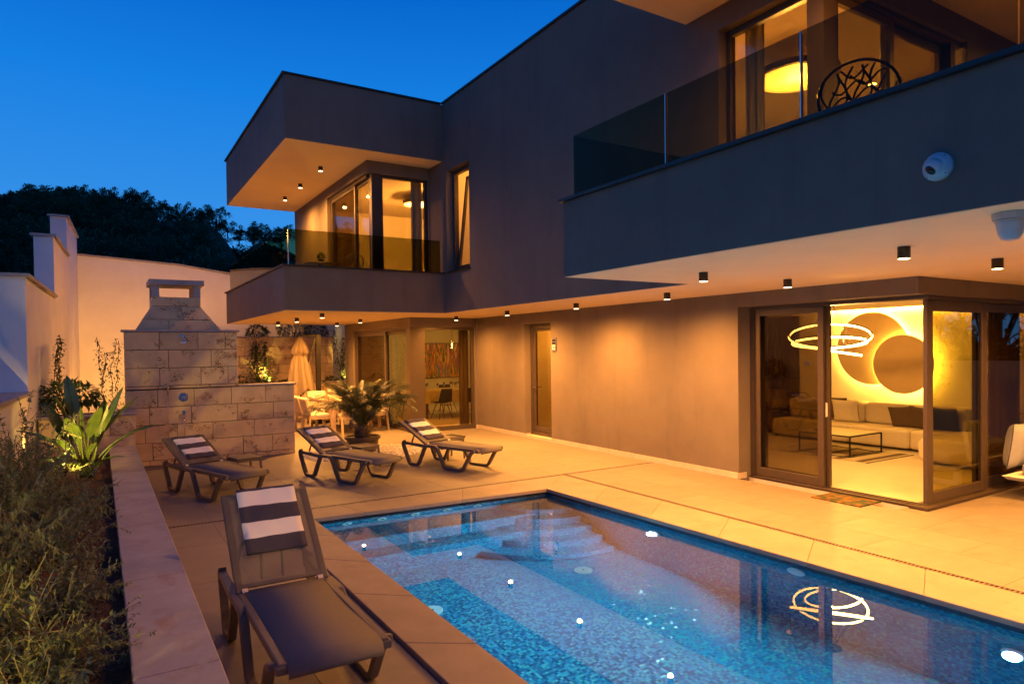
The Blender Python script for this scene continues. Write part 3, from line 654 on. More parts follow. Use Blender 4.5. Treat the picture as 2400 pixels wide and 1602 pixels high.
# dining room
room('interior_floor',(6.10,11.5,14.41,18.9,-.12,.02),(7.1,11.5,18.9,21.7,-.12,.02),mat='infloor')
room('interior_wall',(7.1,11.5,21.6,21.8,.021,2.65),(11.3,11.5,14.41,21.6,.021,2.65),(7.0,7.1,18.8,21.6,.021,2.65),(6.27,7.0,18.7,18.8,.021,2.65),(8.06,11.3,14.2,14.4,.021,2.65))
room('interior_ceiling',(6.27,11.5,14.41,18.8,2.58,2.65),(7.1,11.5,18.8,21.7,2.58,2.65))
# wing bedroom
room('interior_floor',(4.9,10.,13.3,18.2,3.052,3.07),mat='infloor')
room('interior_wall',(4.91,10.,17.9,18.1,3.071,5.76),(9.8,10.,12.9,17.9,3.071,5.76),(6.37,9.8,12.9,13.0,3.071,5.76))
room('interior_ceiling',(4.91,10.,13.31,18.0,5.70,5.76))
# stair hall behind the tall window
room('interior_wall',(8.4,8.6,10.7,12.85,3.06,6.1),(6.37,8.4,10.6,10.75,3.06,6.1),(6.37,8.4,12.7,12.85,3.06,6.1))
room('interior_ceiling',(6.37,8.4,10.75,12.7,6.0,6.1)); room('interior_floor',(6.37,8.4,10.75,12.7,3.06,3.08),mat='infloor')
# upper right room
room('interior_floor',(6.2,11.2,4.2,9.,3.06,3.08),mat='infloor')
room('interior_wall',(11.0,11.2,4.2,9.,3.081,5.74),(6.37,11.0,8.8,9.0,3.081,5.74))
room('interior_ceiling',(6.37,11.2,4.24,9.,5.70,5.765))
# balcony floors
hb('balcony_floor','deck',(4.39,6.07,-4.,5.56,3.052,3.06),(6.07,13.,-4.,3.93,3.052,3.06),(3.05,6.07,12.62,13.07,3.052,3.06),(3.05,4.67,13.07,18.76,3.052,3.06))

# ================================================================== CEILING LAMPS (bronze cans)
can = {}
def make_can():
    r_ = bpy.data.objects.new('downlight', None); COL.objects.link(r_); r_.empty_display_size = .05
    MB().lathe((0,0,0),[(.042,-.0915),(.046,-.091),(.046,-.0005),(.042,0)],20).build('can','can',r_,smooth=False)
    MB().lathe((0,0,0),[(.040,-.096),(.040,-.0918)],20).build('lens','lens',r_)
    return r_
can0 = make_can(); first = True
ldata = {}
def downlight(x, y, z, label, pw, size=170, col=WARM, group='can downlights on the ceilings'):
    global first
    o = can0 if first else copy_tree(can0); first = False
    o.location = (x,y,z); tag(o,label,'ceiling light',group)
    k = (pw,size)
    if k not in ldata:
        d = bpy.data.lights.new('lamp_bulb','SPOT'); d.energy = pw; d.color = col; d.spot_size = R(size); d.spot_blend = 1.; d.shadow_soft_size = .035; ldata[k] = d
    l = bpy.data.objects.new('lamp_bulb',ldata[k]); COL.objects.link(l); l.parent = o; l.location = (0,0,-.104)
P0 = 430.
downlight(6.86,13.46,ZC,'bronze can downlight above the dining room corner window',P0*1.5,176)
downlight(6.86,11.25,ZC,'bronze can downlight on the soffit left of the glazed door',P0*1.6,176)
downlight(6.83,8.97,ZC,'bronze can downlight on the soffit between glazed door and intercom wall',P0*1.15,176)
downlight(6.74,6.77,ZC,'bronze can downlight nearest the left edge of the corner sliding door',P0*.86,176)
downlight(6.69,4.82,ZC,'bronze can downlight right above the dark sliding door panel',P0*.30)
downlight(5.24,4.75,ZC,'bronze can downlight under the balcony near the tapering soffit tip',P0*.30,118)
downlight(5.33,2.81,ZC,'large bronze can downlight under the balcony nearest the camera dome',P0*.26,118)
downlight(6.86,2.80,ZC,'rightmost bronze can downlight beside the corner of the sliding doors',P0*.26)
downlight(5.25,.8,ZC,'bronze can downlight further along the balcony soffit',P0*.26,118); downlight(6.86,.8,ZC,'bronze can downlight further along the wall soffit',P0*.28)
downlight(9.2,2.6,ZC,'bronze can downlight above the outdoor sofa',P0)
for x,y,l in ((3.80,17.18,'bronze can downlight at the far left corner of the terrace soffit'),(3.75,15.14,'bronze can downlight on the terrace soffit, second from its left edge'),
              (3.76,13.2,'bronze can downlight at the front of the terrace soffit, highest in view'),(5.30,17.25,'bronze can downlight above the folded parasol'),(5.25,15.27,'bronze can downlight above the dining corner wall')):
    downlight(x,y,ZC,l,P0*(.16 if y < 14 else .34),150)
for y,l in ((14.03,'bronze can downlight under the upper roof overhang, nearest the front'),(15.69,'bronze can downlight under the upper roof overhang, middle of three'),(17.17,'bronze can downlight under the upper roof overhang, farthest back')):
    downlight(4.02,y,5.768,l,170.)
for x,y,l in ((5.1,3.4,'bronze can downlight under the roof above the right balcony'),(9.6,2.6,'bronze can downlight under the roof beside the upper corner room')):
    downlight(x,y,5.768,l,330.)

# ================================================================== INTERIOR LAMPS
def ceil_disc(x, y, z, r_, label, pw):
    t = thing('ceiling_lamp',label,'ceiling lamp',(x,y,z))
    MB().lathe((0,0,0),[(r_*.93,0),(r_,.005),(r_,.085),(r_*.97,.09)],36).build('rim','lamp_rim',t)
    MB().lathe((0,0,0),[(r_*.92,-.004),(r_*.92,.002)],36).build('diffuser','lamp_disc',t)
    MB().lathe((0,0,0),[(.06,.09),(.06,.14)],14).build('stem','lamp_rim',t)
    lamp('POINT','lamp_bulb',(0,0,-.12),pw,WARM2,t,.15)
    return t
ceil_disc(7.72,5.42,5.34,.52,'large round ceiling lamp glowing in the upper room behind the balcony',430.)
ceil_disc(6.78,15.3,5.50,.37,'round ceiling lamp glowing in the wing bedroom',330.)
lamp('POINT','hall_bulb',(8.9,11.6,2.2),45.,WARM2,None,.1)
lamp('POINT','stair_bulb',(7.3,11.6,5.5),80.,WARM2,None,.1)
downlight(8.2,5.2,5.70,'can downlight on the ceiling inside the upper corner room',6.)
# LED cove strip and halo discs in the living room
def disc_thing(y, z, r_, x, label):
    t = thing('wall_disc',label,'wall light',(x,y,z),0,'round wall discs with LED halos')
    def ring(q,d_): return [(-d_,q*math.cos(a),q*math.sin(a)) for a in [6.28319*i/64 for i in range(64)]]
    MB().rings([ring(r_,.0),ring(r_,.02),ring(r_-.006,.026)]).build('panel','disc',t)
    MB().rings([ring(r_-.09,-.012),ring(r_-.06,-.012),ring(r_-.06,-.030),ring(r_-.09,-.030)],False,True).build('led_halo','led',t)
    MB().rings([ring(.2,-.002),ring(.2,-.085)]).build('spacer','disc',t)
disc_thing(7.42,1.825,.71,12.90,'large round wall disc with a yellow LED halo, partly covered by another')
disc_thing(6.77,1.525,.555,12.80,'smaller round wall disc with LED halo overlapping the larger one')
hb('cove_light','ledceil',(12.93,12.99,4.4,8.6,2.585,2.598))
lamp('POINT','living_fill',(9.5,6.1,1.95),170.,(1.,.44,.08),None,.02)  # no bulb hangs here: added lamp boosts the pendant rings' light
lamp('POINT','living_fill',(11.2,9.3,2.0),40.,(1.,.44,.08),None,.02)  # fixtureless fill lamp added at the far end of the room
# ring pendant
pn = thing('ring_pendant','three tilted glowing LED rings hanging as a pendant over the coffee table','pendant lamp',(9.5,6.1,0))
def lring(cx,cy,cz,r_,ax,tilt):
    axv = Vector((math.cos(ax),math.sin(ax),0)); mt = Matrix.Rotation(tilt,3,axv); out = []
    for i in range(56):
        a = 6.28319*i/56; p = mt @ Vector((r_*math.cos(a),r_*math.sin(a),0)); out.append((cx+p.x,cy+p.y,cz+p.z))
    return out
# view azimuth about 57 deg from +y: tilt axes are chosen in the room
for (cx,cy,cz,r_,ax,tl) in ((0,.02,2.045,.57,R(-57),R(19)),(.02,.04,1.935,.52,R(-50),R(-9)),(0,-.02,1.81,.40,R(35),R(10))):
    p_ = lring(cx,cy,cz,r_,ax,tl)
    MB().tube(p_,.016,6,close=True).build('led_ring','led_ring',pn,smooth=True)
    q_ = [(x,y,z+.02) for x,y,z in lring(cx,cy,cz,r_,ax,tl)]
    MB().tube(q_,.012,6,close=True).build('ring_body','dark_metal',pn,smooth=True)
    MB().tube([p_[0],(0,0,2.59)],.002,4).tube([p_[19],(0,0,2.59)],.002,4).tube([p_[38],(0,0,2.59)],.002,4).build('wire','dark_metal',pn)
MB().lathe((0,0,2.57),[(.14,0),(.14,.028)],20).build('ceiling_rose','dark_metal',pn)

# ================================================================== INTERIOR FURNITURE
def cushion(name, label, cat, loc, dims, rot, mat, group=None):
    w, h, d = dims; m = MB(); n = 12
    for side in (1,-1):
        b0 = len(m.v)
        for j in range(n+1):
            for i in range(n+1):
                u, v = i/n*2-1, j/n*2-1
                k = max(0,(1-u**4)*(1-v**4))**.5
                pin = 1-.06*(1-abs(u)**2)*abs(v)**6
                pin2 = 1-.06*(1-abs(v)**2)*abs(u)**6
                m.v.append((u*w/2*pin2, side*(d/2*k+.004), v*h/2*pin))
        for j in range(n):
            for i in range(n):
                a = b0+j*(n+1)+i; f = (a,a+1,a+n+2,a+n+1); m.f.append(f if side < 0 else f[::-1])
    o = m.build(name, mat, None, smooth=True, auto=False); o.location = loc; o.rotation_euler = rot
    return tag(o, label, cat, group)
sf = thing('corner_sofa','long beige modular sofa along the living room wall with a chaise end','sofa',(12.1,6.5,0))
for k,(y0,y1) in enumerate(((.93,2.6),(-.22,.925),(-1.6,-.225))):
    MB().box(-.05,.95,y0,y1,.05,.385).build('seat','sofa',sf,bevel=.06,seg=3)
    MB().box(.52,.90,y0,y1,.38,.79).build('back_cushion','sofa',sf,bevel=.09,seg=3)
MB().box(-1.18,.9,-2.1,-.93,.06,.42).build('chaise_seat','sofa',sf,bevel=.08,seg=3)
MB().box(-.55,.3,-2.22,-1.85,.40,.80).build('back_cushion','sofa',sf,bevel=.09,seg=3)
for x,y in ((-1.08,-1.05),(-1.08,-1.95),(.8,2.5),(0,2.5)): MB().cbox(x,y,.04,.05,.05,.08).build('leg','dark_metal',sf)
cushion('cushion','beige scatter cushion leaning at the left end of the indoor sofa','cushion',(12.50,7.72,.60),(.5,.46,.17),(R(-14),0,R(96)),'cushion')
cushion('cushion','dark cushion peeping out behind the beige one on the sofa','cushion',(12.58,7.95,.64),(.46,.44,.12),(R(-12),0,R(92)),'brown_cush')
cushion('cushion','brown cushion, left one of the pair in the middle of the sofa','cushion',(12.52,6.62,.56),(.46,.42,.16),(R(-16),R(6),R(95)),'brown_cush')
cushion('cushion','brown cushion, right one of the pair in the middle of the sofa','cushion',(12.50,6.25,.57),(.46,.42,.16),(R(-16),R(-4),R(92)),'brown_cush')
cushion('cushion','navy cushion on the sofa seen through the corner glass','cushion',(12.5,5.9,.58),(.44,.42,.15),(R(-15),0,R(88)),'navy')
cushion('cushion','pale grey cushion at the sofa corner seen through the glass','cushion',(12.45,5.25,.58),(.6,.42,.17),(R(-15),0,R(80)),'grey_cush')
cushion('cushion','crumpled olive beige cushion lying on the chaise','cushion',(12.0,4.95,.58),(.5,.46,.2),(R(38),R(10),R(8)),'cushion')
ct = thing('coffee_table','low black wire framed coffee table with a thin square top','coffee table',(11.08,6.95,0))
for x in (-.47,.47):
    for y in (-.47,.47): MB().cbox(x,y,.19,.022,.022,.36).build('leg','dark_metal',ct)
fr = MB()
for z in (.022,.365):
    for s_ in (-.47,.47): fr.cbox(s_,0,z,.022,.918,.02); fr.cbox(0,s_,z,.918,.022,.02)
fr.build('frame','dark_metal',ct); MB().box(-.455,.455,-.455,.455,.372,.382).build('top','linen',ct)
MB().lathe((-.2,.25,.383),[(.09,0),(.10,.03),(.085,.03)],14).build('tray','dark_metal',ct)
rg = tag(MB().box(10.35,11.75,6.05,7.95,.0125,.020).build('rug','curtain',None),'pale rug with dark stripes under the coffee table','rug')
for y in (6.12,6.5,6.9,7.35): MB().box(10.37,11.73,y,y+.13,.0205,.022).build('stripe','brown_cush',rg)
MB().box(10.35,11.75,6.03,6.05,.0125,.021).build('border','dark_metal',rg)
# walnut slat panel + controls on the dark part of the back wall
sp_ = thing('slat_panel','dark walnut slat wall panel at the back of the living room','wall panel',(12.99,9.6,0))
for k in range(22): MB().box(-.035,0,-.5+.045*k,-.475+.045*k,.02,2.55).build('slat','wood',sp_)
MB().box(-.004,.004,-.52,.52,.02,2.55).build('backing','dark_metal',sp_)
th = thing('thermostat','small wall thermostat with a blue display beside the slat panel','thermostat',(12.99,8.88,1.5)); MB().box(-.03,0,-.07,.07,-.05,.05).build('body','white_plastic',th); MB().box(-.033,-.03,-.045,.045,.0,.035).build('display','screen_blue',th)
sd = thing('sideboard','dark low sideboard against the back wall of the living room','sideboard',(12.6,9.9,0)); MB().box(-.2,.38,-.55,.65,.1,.95).build('cabinet','wood',sd,bevel=.006); MB().box(-.22,.38,-.57,.67,.951,.975).build('top','dark_metal',sd)
# curtains
def curtain(axis, pos, a0, a1, z0, z1, mat, label, amp=.03, wl=.11):
    m = MB(); n = max(8,int((a1-a0)/.015))
    for s_ in (0,.006):
        for i in range(n+1):
            a = a0+(a1-a0)*i/n; d_ = pos+s_+amp*math.sin(6.283*a/wl)+.3*amp*math.sin(6.283*a/wl*.37)
            for z in (z0,z1): m.v.append((d_,a,z) if axis == 'x' else (a,d_,z))
    b = 2*(n+1)
    for i in range(n):
        m.f.append((2*i,2*i+2,2*i+3,2*i+1)); m.f.append((b+2*i+1,b+2*i+3,b+2*i+2,b+2*i))
    return tag(m.build('curtain',mat,None,smooth=True,auto=False),label,'curtain')
curtain('y',13.42,5.78,6.02,3.09,5.66,'curtain','sheer amber curtain at the right side of the bedroom window')
curtain('x',6.48,4.95,5.22,3.09,5.66,'curtain','pale curtain at the left side of the upper room window')
curtain('y',14.55,7.46,7.74,.04,2.55,'curtain_d','dark curtain at the right side of the dining window')
curtain('y',4.36,10.4,11.3,.04,2.55,'curtain','beige curtain behind the rightmost sliding door')
# bed / sideboard silhouettes in the bedroom
bd_ = thing('bed','bed with an upholstered headboard in the wing bedroom','bed',(7.4,16.2,3.07)); MB().box(-1.,.9,-1.4,.6,.15,.5).build('mattress','linen',bd_,bevel=.05); MB().box(.9,1.0,-1.5,.7,.1,1.1).build('headboard','curtain_d',bd_)
# hall: control panels and a wash stand
hp = thing('control_panels','cluster of small wall control panels seen through the glazed door','control panel',(9.69,11.62,1.55))
for y,z,w,h,mt in ((.12,.06,.14,.12,'white_plastic'),(-.08,.08,.16,.15,'white_plastic'),(.13,-.12,.12,.12,'white_plastic'),(-.10,-.10,.18,.10,'black_gloss')): MB().box(-.03,0,y-w/2,y+w/2,z-h/2,z+h/2).build('panel',mt,hp,bevel=.004)
for y,z in ((.11,.06),(-.09,.10),(.12,-.10)): MB().box(-.033,-.031,y-.035,y+.035,z-.025,z+.03).build('display','black_gloss',hp)
wb = thing('wash_basin','white pedestal wash basin in the hall behind the glazed door','basin',(9.3,11.35,.02)); MB().lathe((0,0,0),[(.12,0),(.09,.1),(.08,.6),(.2,.72),(.26,.8),(.25,.82)],20).build('pedestal','ceramic',wb,smooth=True); MB().tube([(.1,0,.82),(.1,0,.95),(0,0,.95)],.012,6).build('tap','metal',wb)
# dining room: painting, table, chairs, globe lamp
def paintmat():
    m, nt, b = newmat('abstract_paint'); t = N(nt,'ShaderNodeTexCoord'); mp = N(nt,'ShaderNodeMapping'); mp.inputs['Scale'].default_value = (4.2,1.,.8); L(nt,t.outputs['Object'],mp.inputs[0])
    n = N(nt,'ShaderNodeTexNoise'); n.inputs['Scale'].default_value = 1.3; n.inputs['Detail'].default_value = 2.5; n.inputs['Roughness'].default_value = .5; n.inputs['Distortion'].default_value = .5; L(nt,mp.outputs[0],n.inputs['Vector'])
    r = N(nt,'ShaderNodeValToRGB'); el = r.color_ramp.elements; el[0].position = .25; el[0].color = (.02,.03,.02,1); el[1].position = .78; el[1].color = (.75,.55,.25,1)
    for p_,c_ in ((.33,(.01,.14,.35)),(.385,(.02,.16,.04)),(.43,(.60,.04,.02)),(.47,(.85,.55,.10)),(.505,(.02,.18,.05)),(.54,(.80,.22,.02)),(.58,(.01,.20,.42)),(.63,(.60,.05,.04)),(.68,(.85,.70,.25))):
        q = el.new(p_); q.color = (*c_,1)
    L(nt,n.outputs[0],r.inputs[0]); L(nt,r.outputs[0],b.inputs['Base Color']); b.inputs['Roughness'].default_value = .6; return m
pt = thing('painting','wide abstract painting of multicoloured vertical streaks on the dining room wall','painting',(10.35,21.58,1.53))
MB().box(-1.05,1.05,-.03,0,-.60,.60).build('canvas',paintmat(),pt)
fm = MB(); fm.box(-1.07,1.07,-.034,0,.601,.62).box(-1.07,1.07,-.034,0,-.62,-.601).box(-1.07,-1.051,-.034,0,-.6,.6).box(1.051,1.07,-.034,0,-.6,.6).build('frame','dark_metal',pt)
dt = thing('dining_table','indoor dining table under a pale cloth laid with plates and glasses','dining table',(8.45,17.25,.02))
MB().box(-1.0,1.0,-.55,.55,.74,.765).build('top','linen',dt,bevel=.005)
cm = MB(); n = 64
for zz,k in ((.745,1.0),(.42,1.03)):
    for i in range(n):
        a = 6.28319*i/n; x = max(-1,min(1,1.35*math.cos(a)))*1.0; y = max(-1,min(1,1.35*math.sin(a)))*.55; w_ = 1+(k-1)*(1+.8*math.sin(a*14)); cm.v.append((x*w_,y*w_,zz))
for i in range(n): cm.f.append((i,(i+1)%n,n+(i+1)%n,n+i))
cm.build('cloth_skirt','linen',dt,smooth=True,auto=False)
for x in (-.8,.8):
    for y in (-.4,.4): MB().cbox(x,y,.37,.06,.06,.74).build('leg','wood',dt)
gl_ = MB()
for k in range(12):
    x, y = rnd.uniform(-.85,.85), rnd.uniform(-.42,.42); gl_.lathe((x,y,.766),[(.03,0),(.004,.01),(.004,.08),(.035,.12),(.03,.19)],8)
gl_.build('glassware','metal',dt)
for x in (-.6,0,.6):
    for y in (-.36,.36): MB().lathe((x,y,.766),[(.12,0),(.13,.015)],14).build('plate','ceramic',dt)
def shell_chair():
    r_ = bpy.data.objects.new('shell_chair',None); COL.objects.link(r_)
    m = MB(); n, mm = 10, 12
    for j in range(mm+1):
        t = j/mm
        if t < .5: yy, zz, wd = .22-.44*(t/.5), .45-.03*math.sin(t/.5*3.14), .23
        else: s_ = (t-.5)/.5; yy, zz, wd = -.22-.10*s_, .45+.38*s_, .23-.05*s_
        for i in range(n+1): u = i/n*2-1; m.v.append((u*wd,yy+.05*u*u*(t > .5),zz+.05*u*u*(t <= .55)))
    for j in range(mm):
        for i in range(n): a = j*(n+1)+i; m.f.append((a,a+1,a+n+2,a+n+1))
    o = m.build('shell','dark_metal',r_,smooth=True,auto=False); o.modifiers.new('t','SOLIDIFY').thickness = .012
    for x in (-.1,.1):
        for y in (-.1,.1): MB().tube([(x,y,.42),(x*2.2,y*2.2,0)],[.014,.009],6).build('leg','wood',r_)
    MB().tube([(-.15,-.15,.22),(.15,.15,.22)],.005,4).tube([(-.15,.15,.22),(.15,-.15,.22)],.005,4).build('wire_brace','dark_metal',r_)
    return r_
ch0 = shell_chair()
for k,(x,y,rz,lab) in enumerate(((7.95,16.55,R(8),'dark shell chair on the near left side of the indoor dining table'),(8.72,16.45,R(-32),'dark shell chair on the near right side, turned a little'),(8.0,18.1,R(180),'dark shell chair on the far left of the indoor table'),(8.9,18.1,R(175),'dark shell chair on the far right of the indoor table'),(7.2,17.25,R(-90),'dark shell chair at the left end of the indoor table'))):
    o = ch0 if k == 0 else copy_tree(ch0); o.location = (x,y,.02); o.rotation_euler = (0,0,rz); tag(o,lab,'chair','dark shell chairs round the indoor dining table')
gp = thing('globe_pendant','clear glass globe pendant with a glowing bulb before the painting','pendant lamp',(9.62,19.2,0))
MB().lathe((0,0,2.08),[(.135*math.sin(math.pi*k/12)+.001,-.135*math.cos(math.pi*k/12)) for k in range(13)],20).build('globe','glass',gp,smooth=True)
MB().lathe((0,0,2.06),[(.012,-.05),(.022,-.02),(.022,.03),(.012,.06)],10).build('filament','bulb',gp,smooth=True); MB().tube([(0,0,2.12),(0,0,2.58)],.006,6).build('cord','dark_metal',gp)
lamp('POINT','dining_bulb',(9.62,19.2,1.88),70.,(1.,.62,.22),None,.08)
lamp('POINT','dining_bulb',(8.4,16.2,2.3),70.,WARM2,None,.1)

# ================================================================== SUN LOUNGERS
def make_lounger(ang, blen):
    r_ = bpy.data.objects.new('sun_lounger',None); COL.objects.link(r_); r_.empty_display_size = .1
    HX, HZ = .36, .355
    W2 = .60
    def rnd_path(pts, rad=.05):
        out = [Vector(pts[0])]
        for a,b,c in zip(pts,pts[1:],pts[2:]):
            a,b,c = Vector(a),Vector(b),Vector(c); d1 = (a-b).normalized(); d2 = (c-b).normalized()
            for k in range(5):
                t = k/4; out.append((b+d1*rad)*(1-t)**2+b*2*t*(1-t)+(b+d2*rad)*t*t)
        out.append(Vector(pts[-1])); return out
    for w in (0,W2):
        y = w
        MB().tube(rnd_path([(.37,y,.325),(.21,y,.022),(.0,y,.022),(-.165,y,.345),(-.12,y,.362),(.40,y,.335)]),.02,rect=(.052,.042)).build('rear_leg','plastic',r_,bevel=.008)
        MB().tube(rnd_path([(.36,y,.345),(.64,y,.35),(.82,y,.022),(1.20,y,.022),(1.40,y,.33),(1.47,y,.34)]),.02,rect=(.056,.044)).build('front_leg','plastic',r_,bevel=.008)
        s_ = .035 if w == 0 else -.035
        MB().box(.36,1.52,y+s_-.022,y+s_+.022,.325,.372).build('seat_rail','plastic',r_,bevel=.008)
    for b_ in ((1.47,1.53,.0,W2,.315,.36),(.66,.70,.06,.54,.30,.325),(.36,.40,.05,.55,.31,.335)): MB().box(*b_).build('cross_bar','plastic',r_,bevel=.01)
    # sling with a gentle roll over the foot end
    m = MB(); n = 14; prof = [(.37+1.10*k/10,.374-.012*math.sin(math.pi*k/10)) for k in range(11)]+[(1.50,.372),(1.535,.355),(1.55,.325),(1.545,.30)]
    for x,z in prof:
        for i in range(2): m.v.append((x,.055 if i == 0 else .545,z))
    for k in range(len(prof)-1): m.f.append((2*k,2*k+1,2*k+3,2*k+2))
    o = m.build('seat_sling','sling_solid',r_,smooth=True,auto=False); o.modifiers.new('t','SOLIDIFY').thickness = .004
    ca, sa = -math.cos(ang), math.sin(ang)
    def B(s_, y, off=0): return (HX+ca*s_+sa*off, y, HZ+.02+sa*s_-ca*off*1.0)   # s along the back, off normal to its upper side
    for y in (.03,.57):
        MB().tube([B(-.02,y),B(blen,y)],.02,rect=(.05,.036)).build('backrest_rail','plastic',r_,bevel=.008)
    MB().tube([B(blen-.015,.03),B(blen-.015,.57)],.02,6).build('cross_bar','plastic',r_,smooth=True); MB().tube([B(.03,.05),B(.03,.55)],.015,6).build('cross_bar','plastic',r_,smooth=True)
    m = MB(); k_ = 8
    for k in range(k_+1):
        for y in (.05,.55): m.v.append(B(.01+(blen-.03)*k/k_,y,.018))
    for k in range(k_): m.f.append((2*k,2*k+1,2*k+3,2*k+2))
    m.build('backrest_sling','sling',r_,smooth=True,auto=False)
    # support bow under the back
    p1 = B(blen*.52,.08,-.02); p2 = B(blen*.52,.52,-.02)
    MB().tube(rnd_path([(-.02,.06,.35),(p1[0],.10,p1[2]),(p2[0],.50,p2[2]),(-.02,.54,.35)],.06),.013,6).tube([(p1[0]-.01,.22,p1[2]-.03),(.08,.22,.34)],.010,6).tube([(p1[0]-.01,.36,p1[2]-.03),(.08,.36,.34)],.010,6).build('support_bow','plastic',r_,smooth=True)
    for y,s_ in ((.055,1),(.545,-1)):
        MB().tube([(HX+.01,y-.012*s_,HZ+.012),(HX+.01,y+.022*s_,HZ+.012)],.026,14).build('pivot_knob','knob',r_,smooth=False)
    r_['B'] = 0
    return r_, B
A1 = R(27)
lz0, Bf = make_lounger(A1,.70)
lz4, Bs = make_lounger(R(43),.745)
def place(o, x, y, rz, label, cat, group=None): o.location = (x,y,0); o.rotation_euler = (0,0,rz); return tag(o,label,cat,group)
G_L = 'brown sun loungers by the pool'
RZ = R(-71)
SPOTS = [(lz0,.80,10.33,RZ,'brown sun lounger nearest the stone shower wall, under a striped towel'),
         (copy_tree(lz0),2.66,10.33,RZ,'brown sun lounger in front of the potted cycad, middle of the far three'),
         (copy_tree(lz0),4.36,10.32,RZ,'brown sun lounger nearest the house wall, beside the pebble bed'),
         (lz4,.70,4.88,R(-90),'large foreground brown sun lounger with raised mesh back beside the pool edge')]
for o,x,y,rz,l in SPOTS: place(o,x,y,rz,l,'sun lounger',G_L)
# striped towels: each its own thing, lying on a backrest
def towel(B, loc, rz, y0, y1, s0, s1, phase, label, over=0., sk=0.):
    m = MB(); m.uv = []; n, k_ = 10, 26; q = random.Random(label)
    P = []
    for k in range(k_+1):
        s_ = s0+(s1-s0)*k/k_; P.append(('f',s_))
    if over:
        for k in range(1,7): P.append(('o',k/6*over))
    th = .02
    for side in (0,1):
        for kind,s_ in P:
            for i in range(n+1):
                y = y0+(y1-y0)*i/n
                wv = .004*math.sin(s_*31+y*9)+.003*math.sin(y*37+s_*11)
                if kind == 'f': p = B(s_,y+sk*(s_-s0),.022+(th+wv if side == 0 else .002))
                else:
                    b = B(s1,y,.022+(th if side == 0 else .002)); a = min(1.,s_/.05)*1.2
                    p = (b[0]-.02*math.sin(a)-(.012 if side == 0 else 0)-.25*max(0,s_-.05)*0, b[1], b[2]+.012*math.sin(min(s_,.05)/.05*3.14)-max(0,s_-.02))
                m.v.append(p); m.uv.append((i/n,(s_-s0) if kind == 'f' else (s1-s0)+s_))
    rows = len(P); st = rows*(n+1)
    for side in (0,1):
        for k in range(rows-1):
            for i in range(n):
                a = side*st+k*(n+1)+i; f = (a,a+1,a+n+2,a+n+1); m.f.append(f if side == 0 else f[::-1])
    for k in range(rows-1):
        for i in (0,n):
            a = k*(n+1)+i; m.f.append((a,a+n+1,st+a+n+1,st+a))
    for i in range(n):
        m.f.append((i,i+1,st+i+1,st+i)); a = (rows-1)*(n+1)+i; m.f.append((a,a+1,st+a+1,st+a))
    o = m.build('towel',towelmat('terry_%d' % int(phase*100),phase),None,smooth=True,auto=False); o.location = loc; o.rotation_euler = (0,0,rz)
    bm = bmesh.new(); bm.from_mesh(o.data); bmesh.ops.recalc_face_normals(bm,faces=bm.faces); bm.to_mesh(o.data); bm.free()
    return tag(o,label,'towel','striped towels on the sun loungers')
towel(Bf,(.80,10.33,0),RZ,.13,.53,.10,.66,.10,'brown and white striped towel on the lounger nearest the shower wall',sk=-.02)
towel(Bf,(2.66,10.33,0),RZ,.09,.49,.08,.68,.02,'striped towel with a dark top band on the lounger before the potted cycad',sk=.02)
towel(Bf,(4.36,10.32,0),RZ,.10,.50,.07,.69,.07,'striped towel with a white top band on the lounger nearest the house')
towel(Bs,(.70,4.88,0),R(-90),.105,.50,.235,.745,.06,'large striped towel hanging over the raised back of the foreground lounger',over=.14)
# small side tables
def make_sidetable(lattice=False):
    r_ = bpy.data.objects.new('side_table',None); COL.objects.link(r_)
    MB().box(-.19,.19,-.19,.19,.335,.36).build('top','plastic',r_,bevel=.01)
    m = MB()
    for x in (-.18,.18):
        m.box(-.16,.16,x-.008,x+.008,.30,.335); m.box(x-.008,x+.008,-.16,.16,.30,.335)
    m.build('apron','plastic',r_)
    for x in (-1,1):
        for y in (-1,1): MB().tube([(x*.165,y*.165,.335),(x*.178,y*.178,.18),(x*.182,y*.182,0)],.016,rect=(.026,.026)).build('leg','plastic',r_)
    if lattice:
        m = MB()
        for k in range(13):
            a = -.18+.03*k
            for s_ in (-.195,.195): m.cbox(a,s_,.372,.012,.012,.024); m.cbox(s_,a,.372,.012,.012,.024)
        for s_ in (-.195,.195): m.cbox(0,s_,.388,.40,.014,.008); m.cbox(s_,0,.388,.014,.40,.008)
        m.build('rim','plastic',r_)
    return r_
st0 = make_sidetable(); st1 = copy_tree(st0); st2 = make_sidetable(True)
GT = 'small brown side tables by the loungers'
place(st0,1.80,10.52,R(14),'small brown side table beside the lounger at the stone wall','side table',GT)
place(st1,3.66,10.58,R(16),'small brown side table standing in front of the cycad pot','side table',GT)
place(st2,5.20,10.52,R(12),'small side table with a perforated raised rim near the house wall','side table',GT)
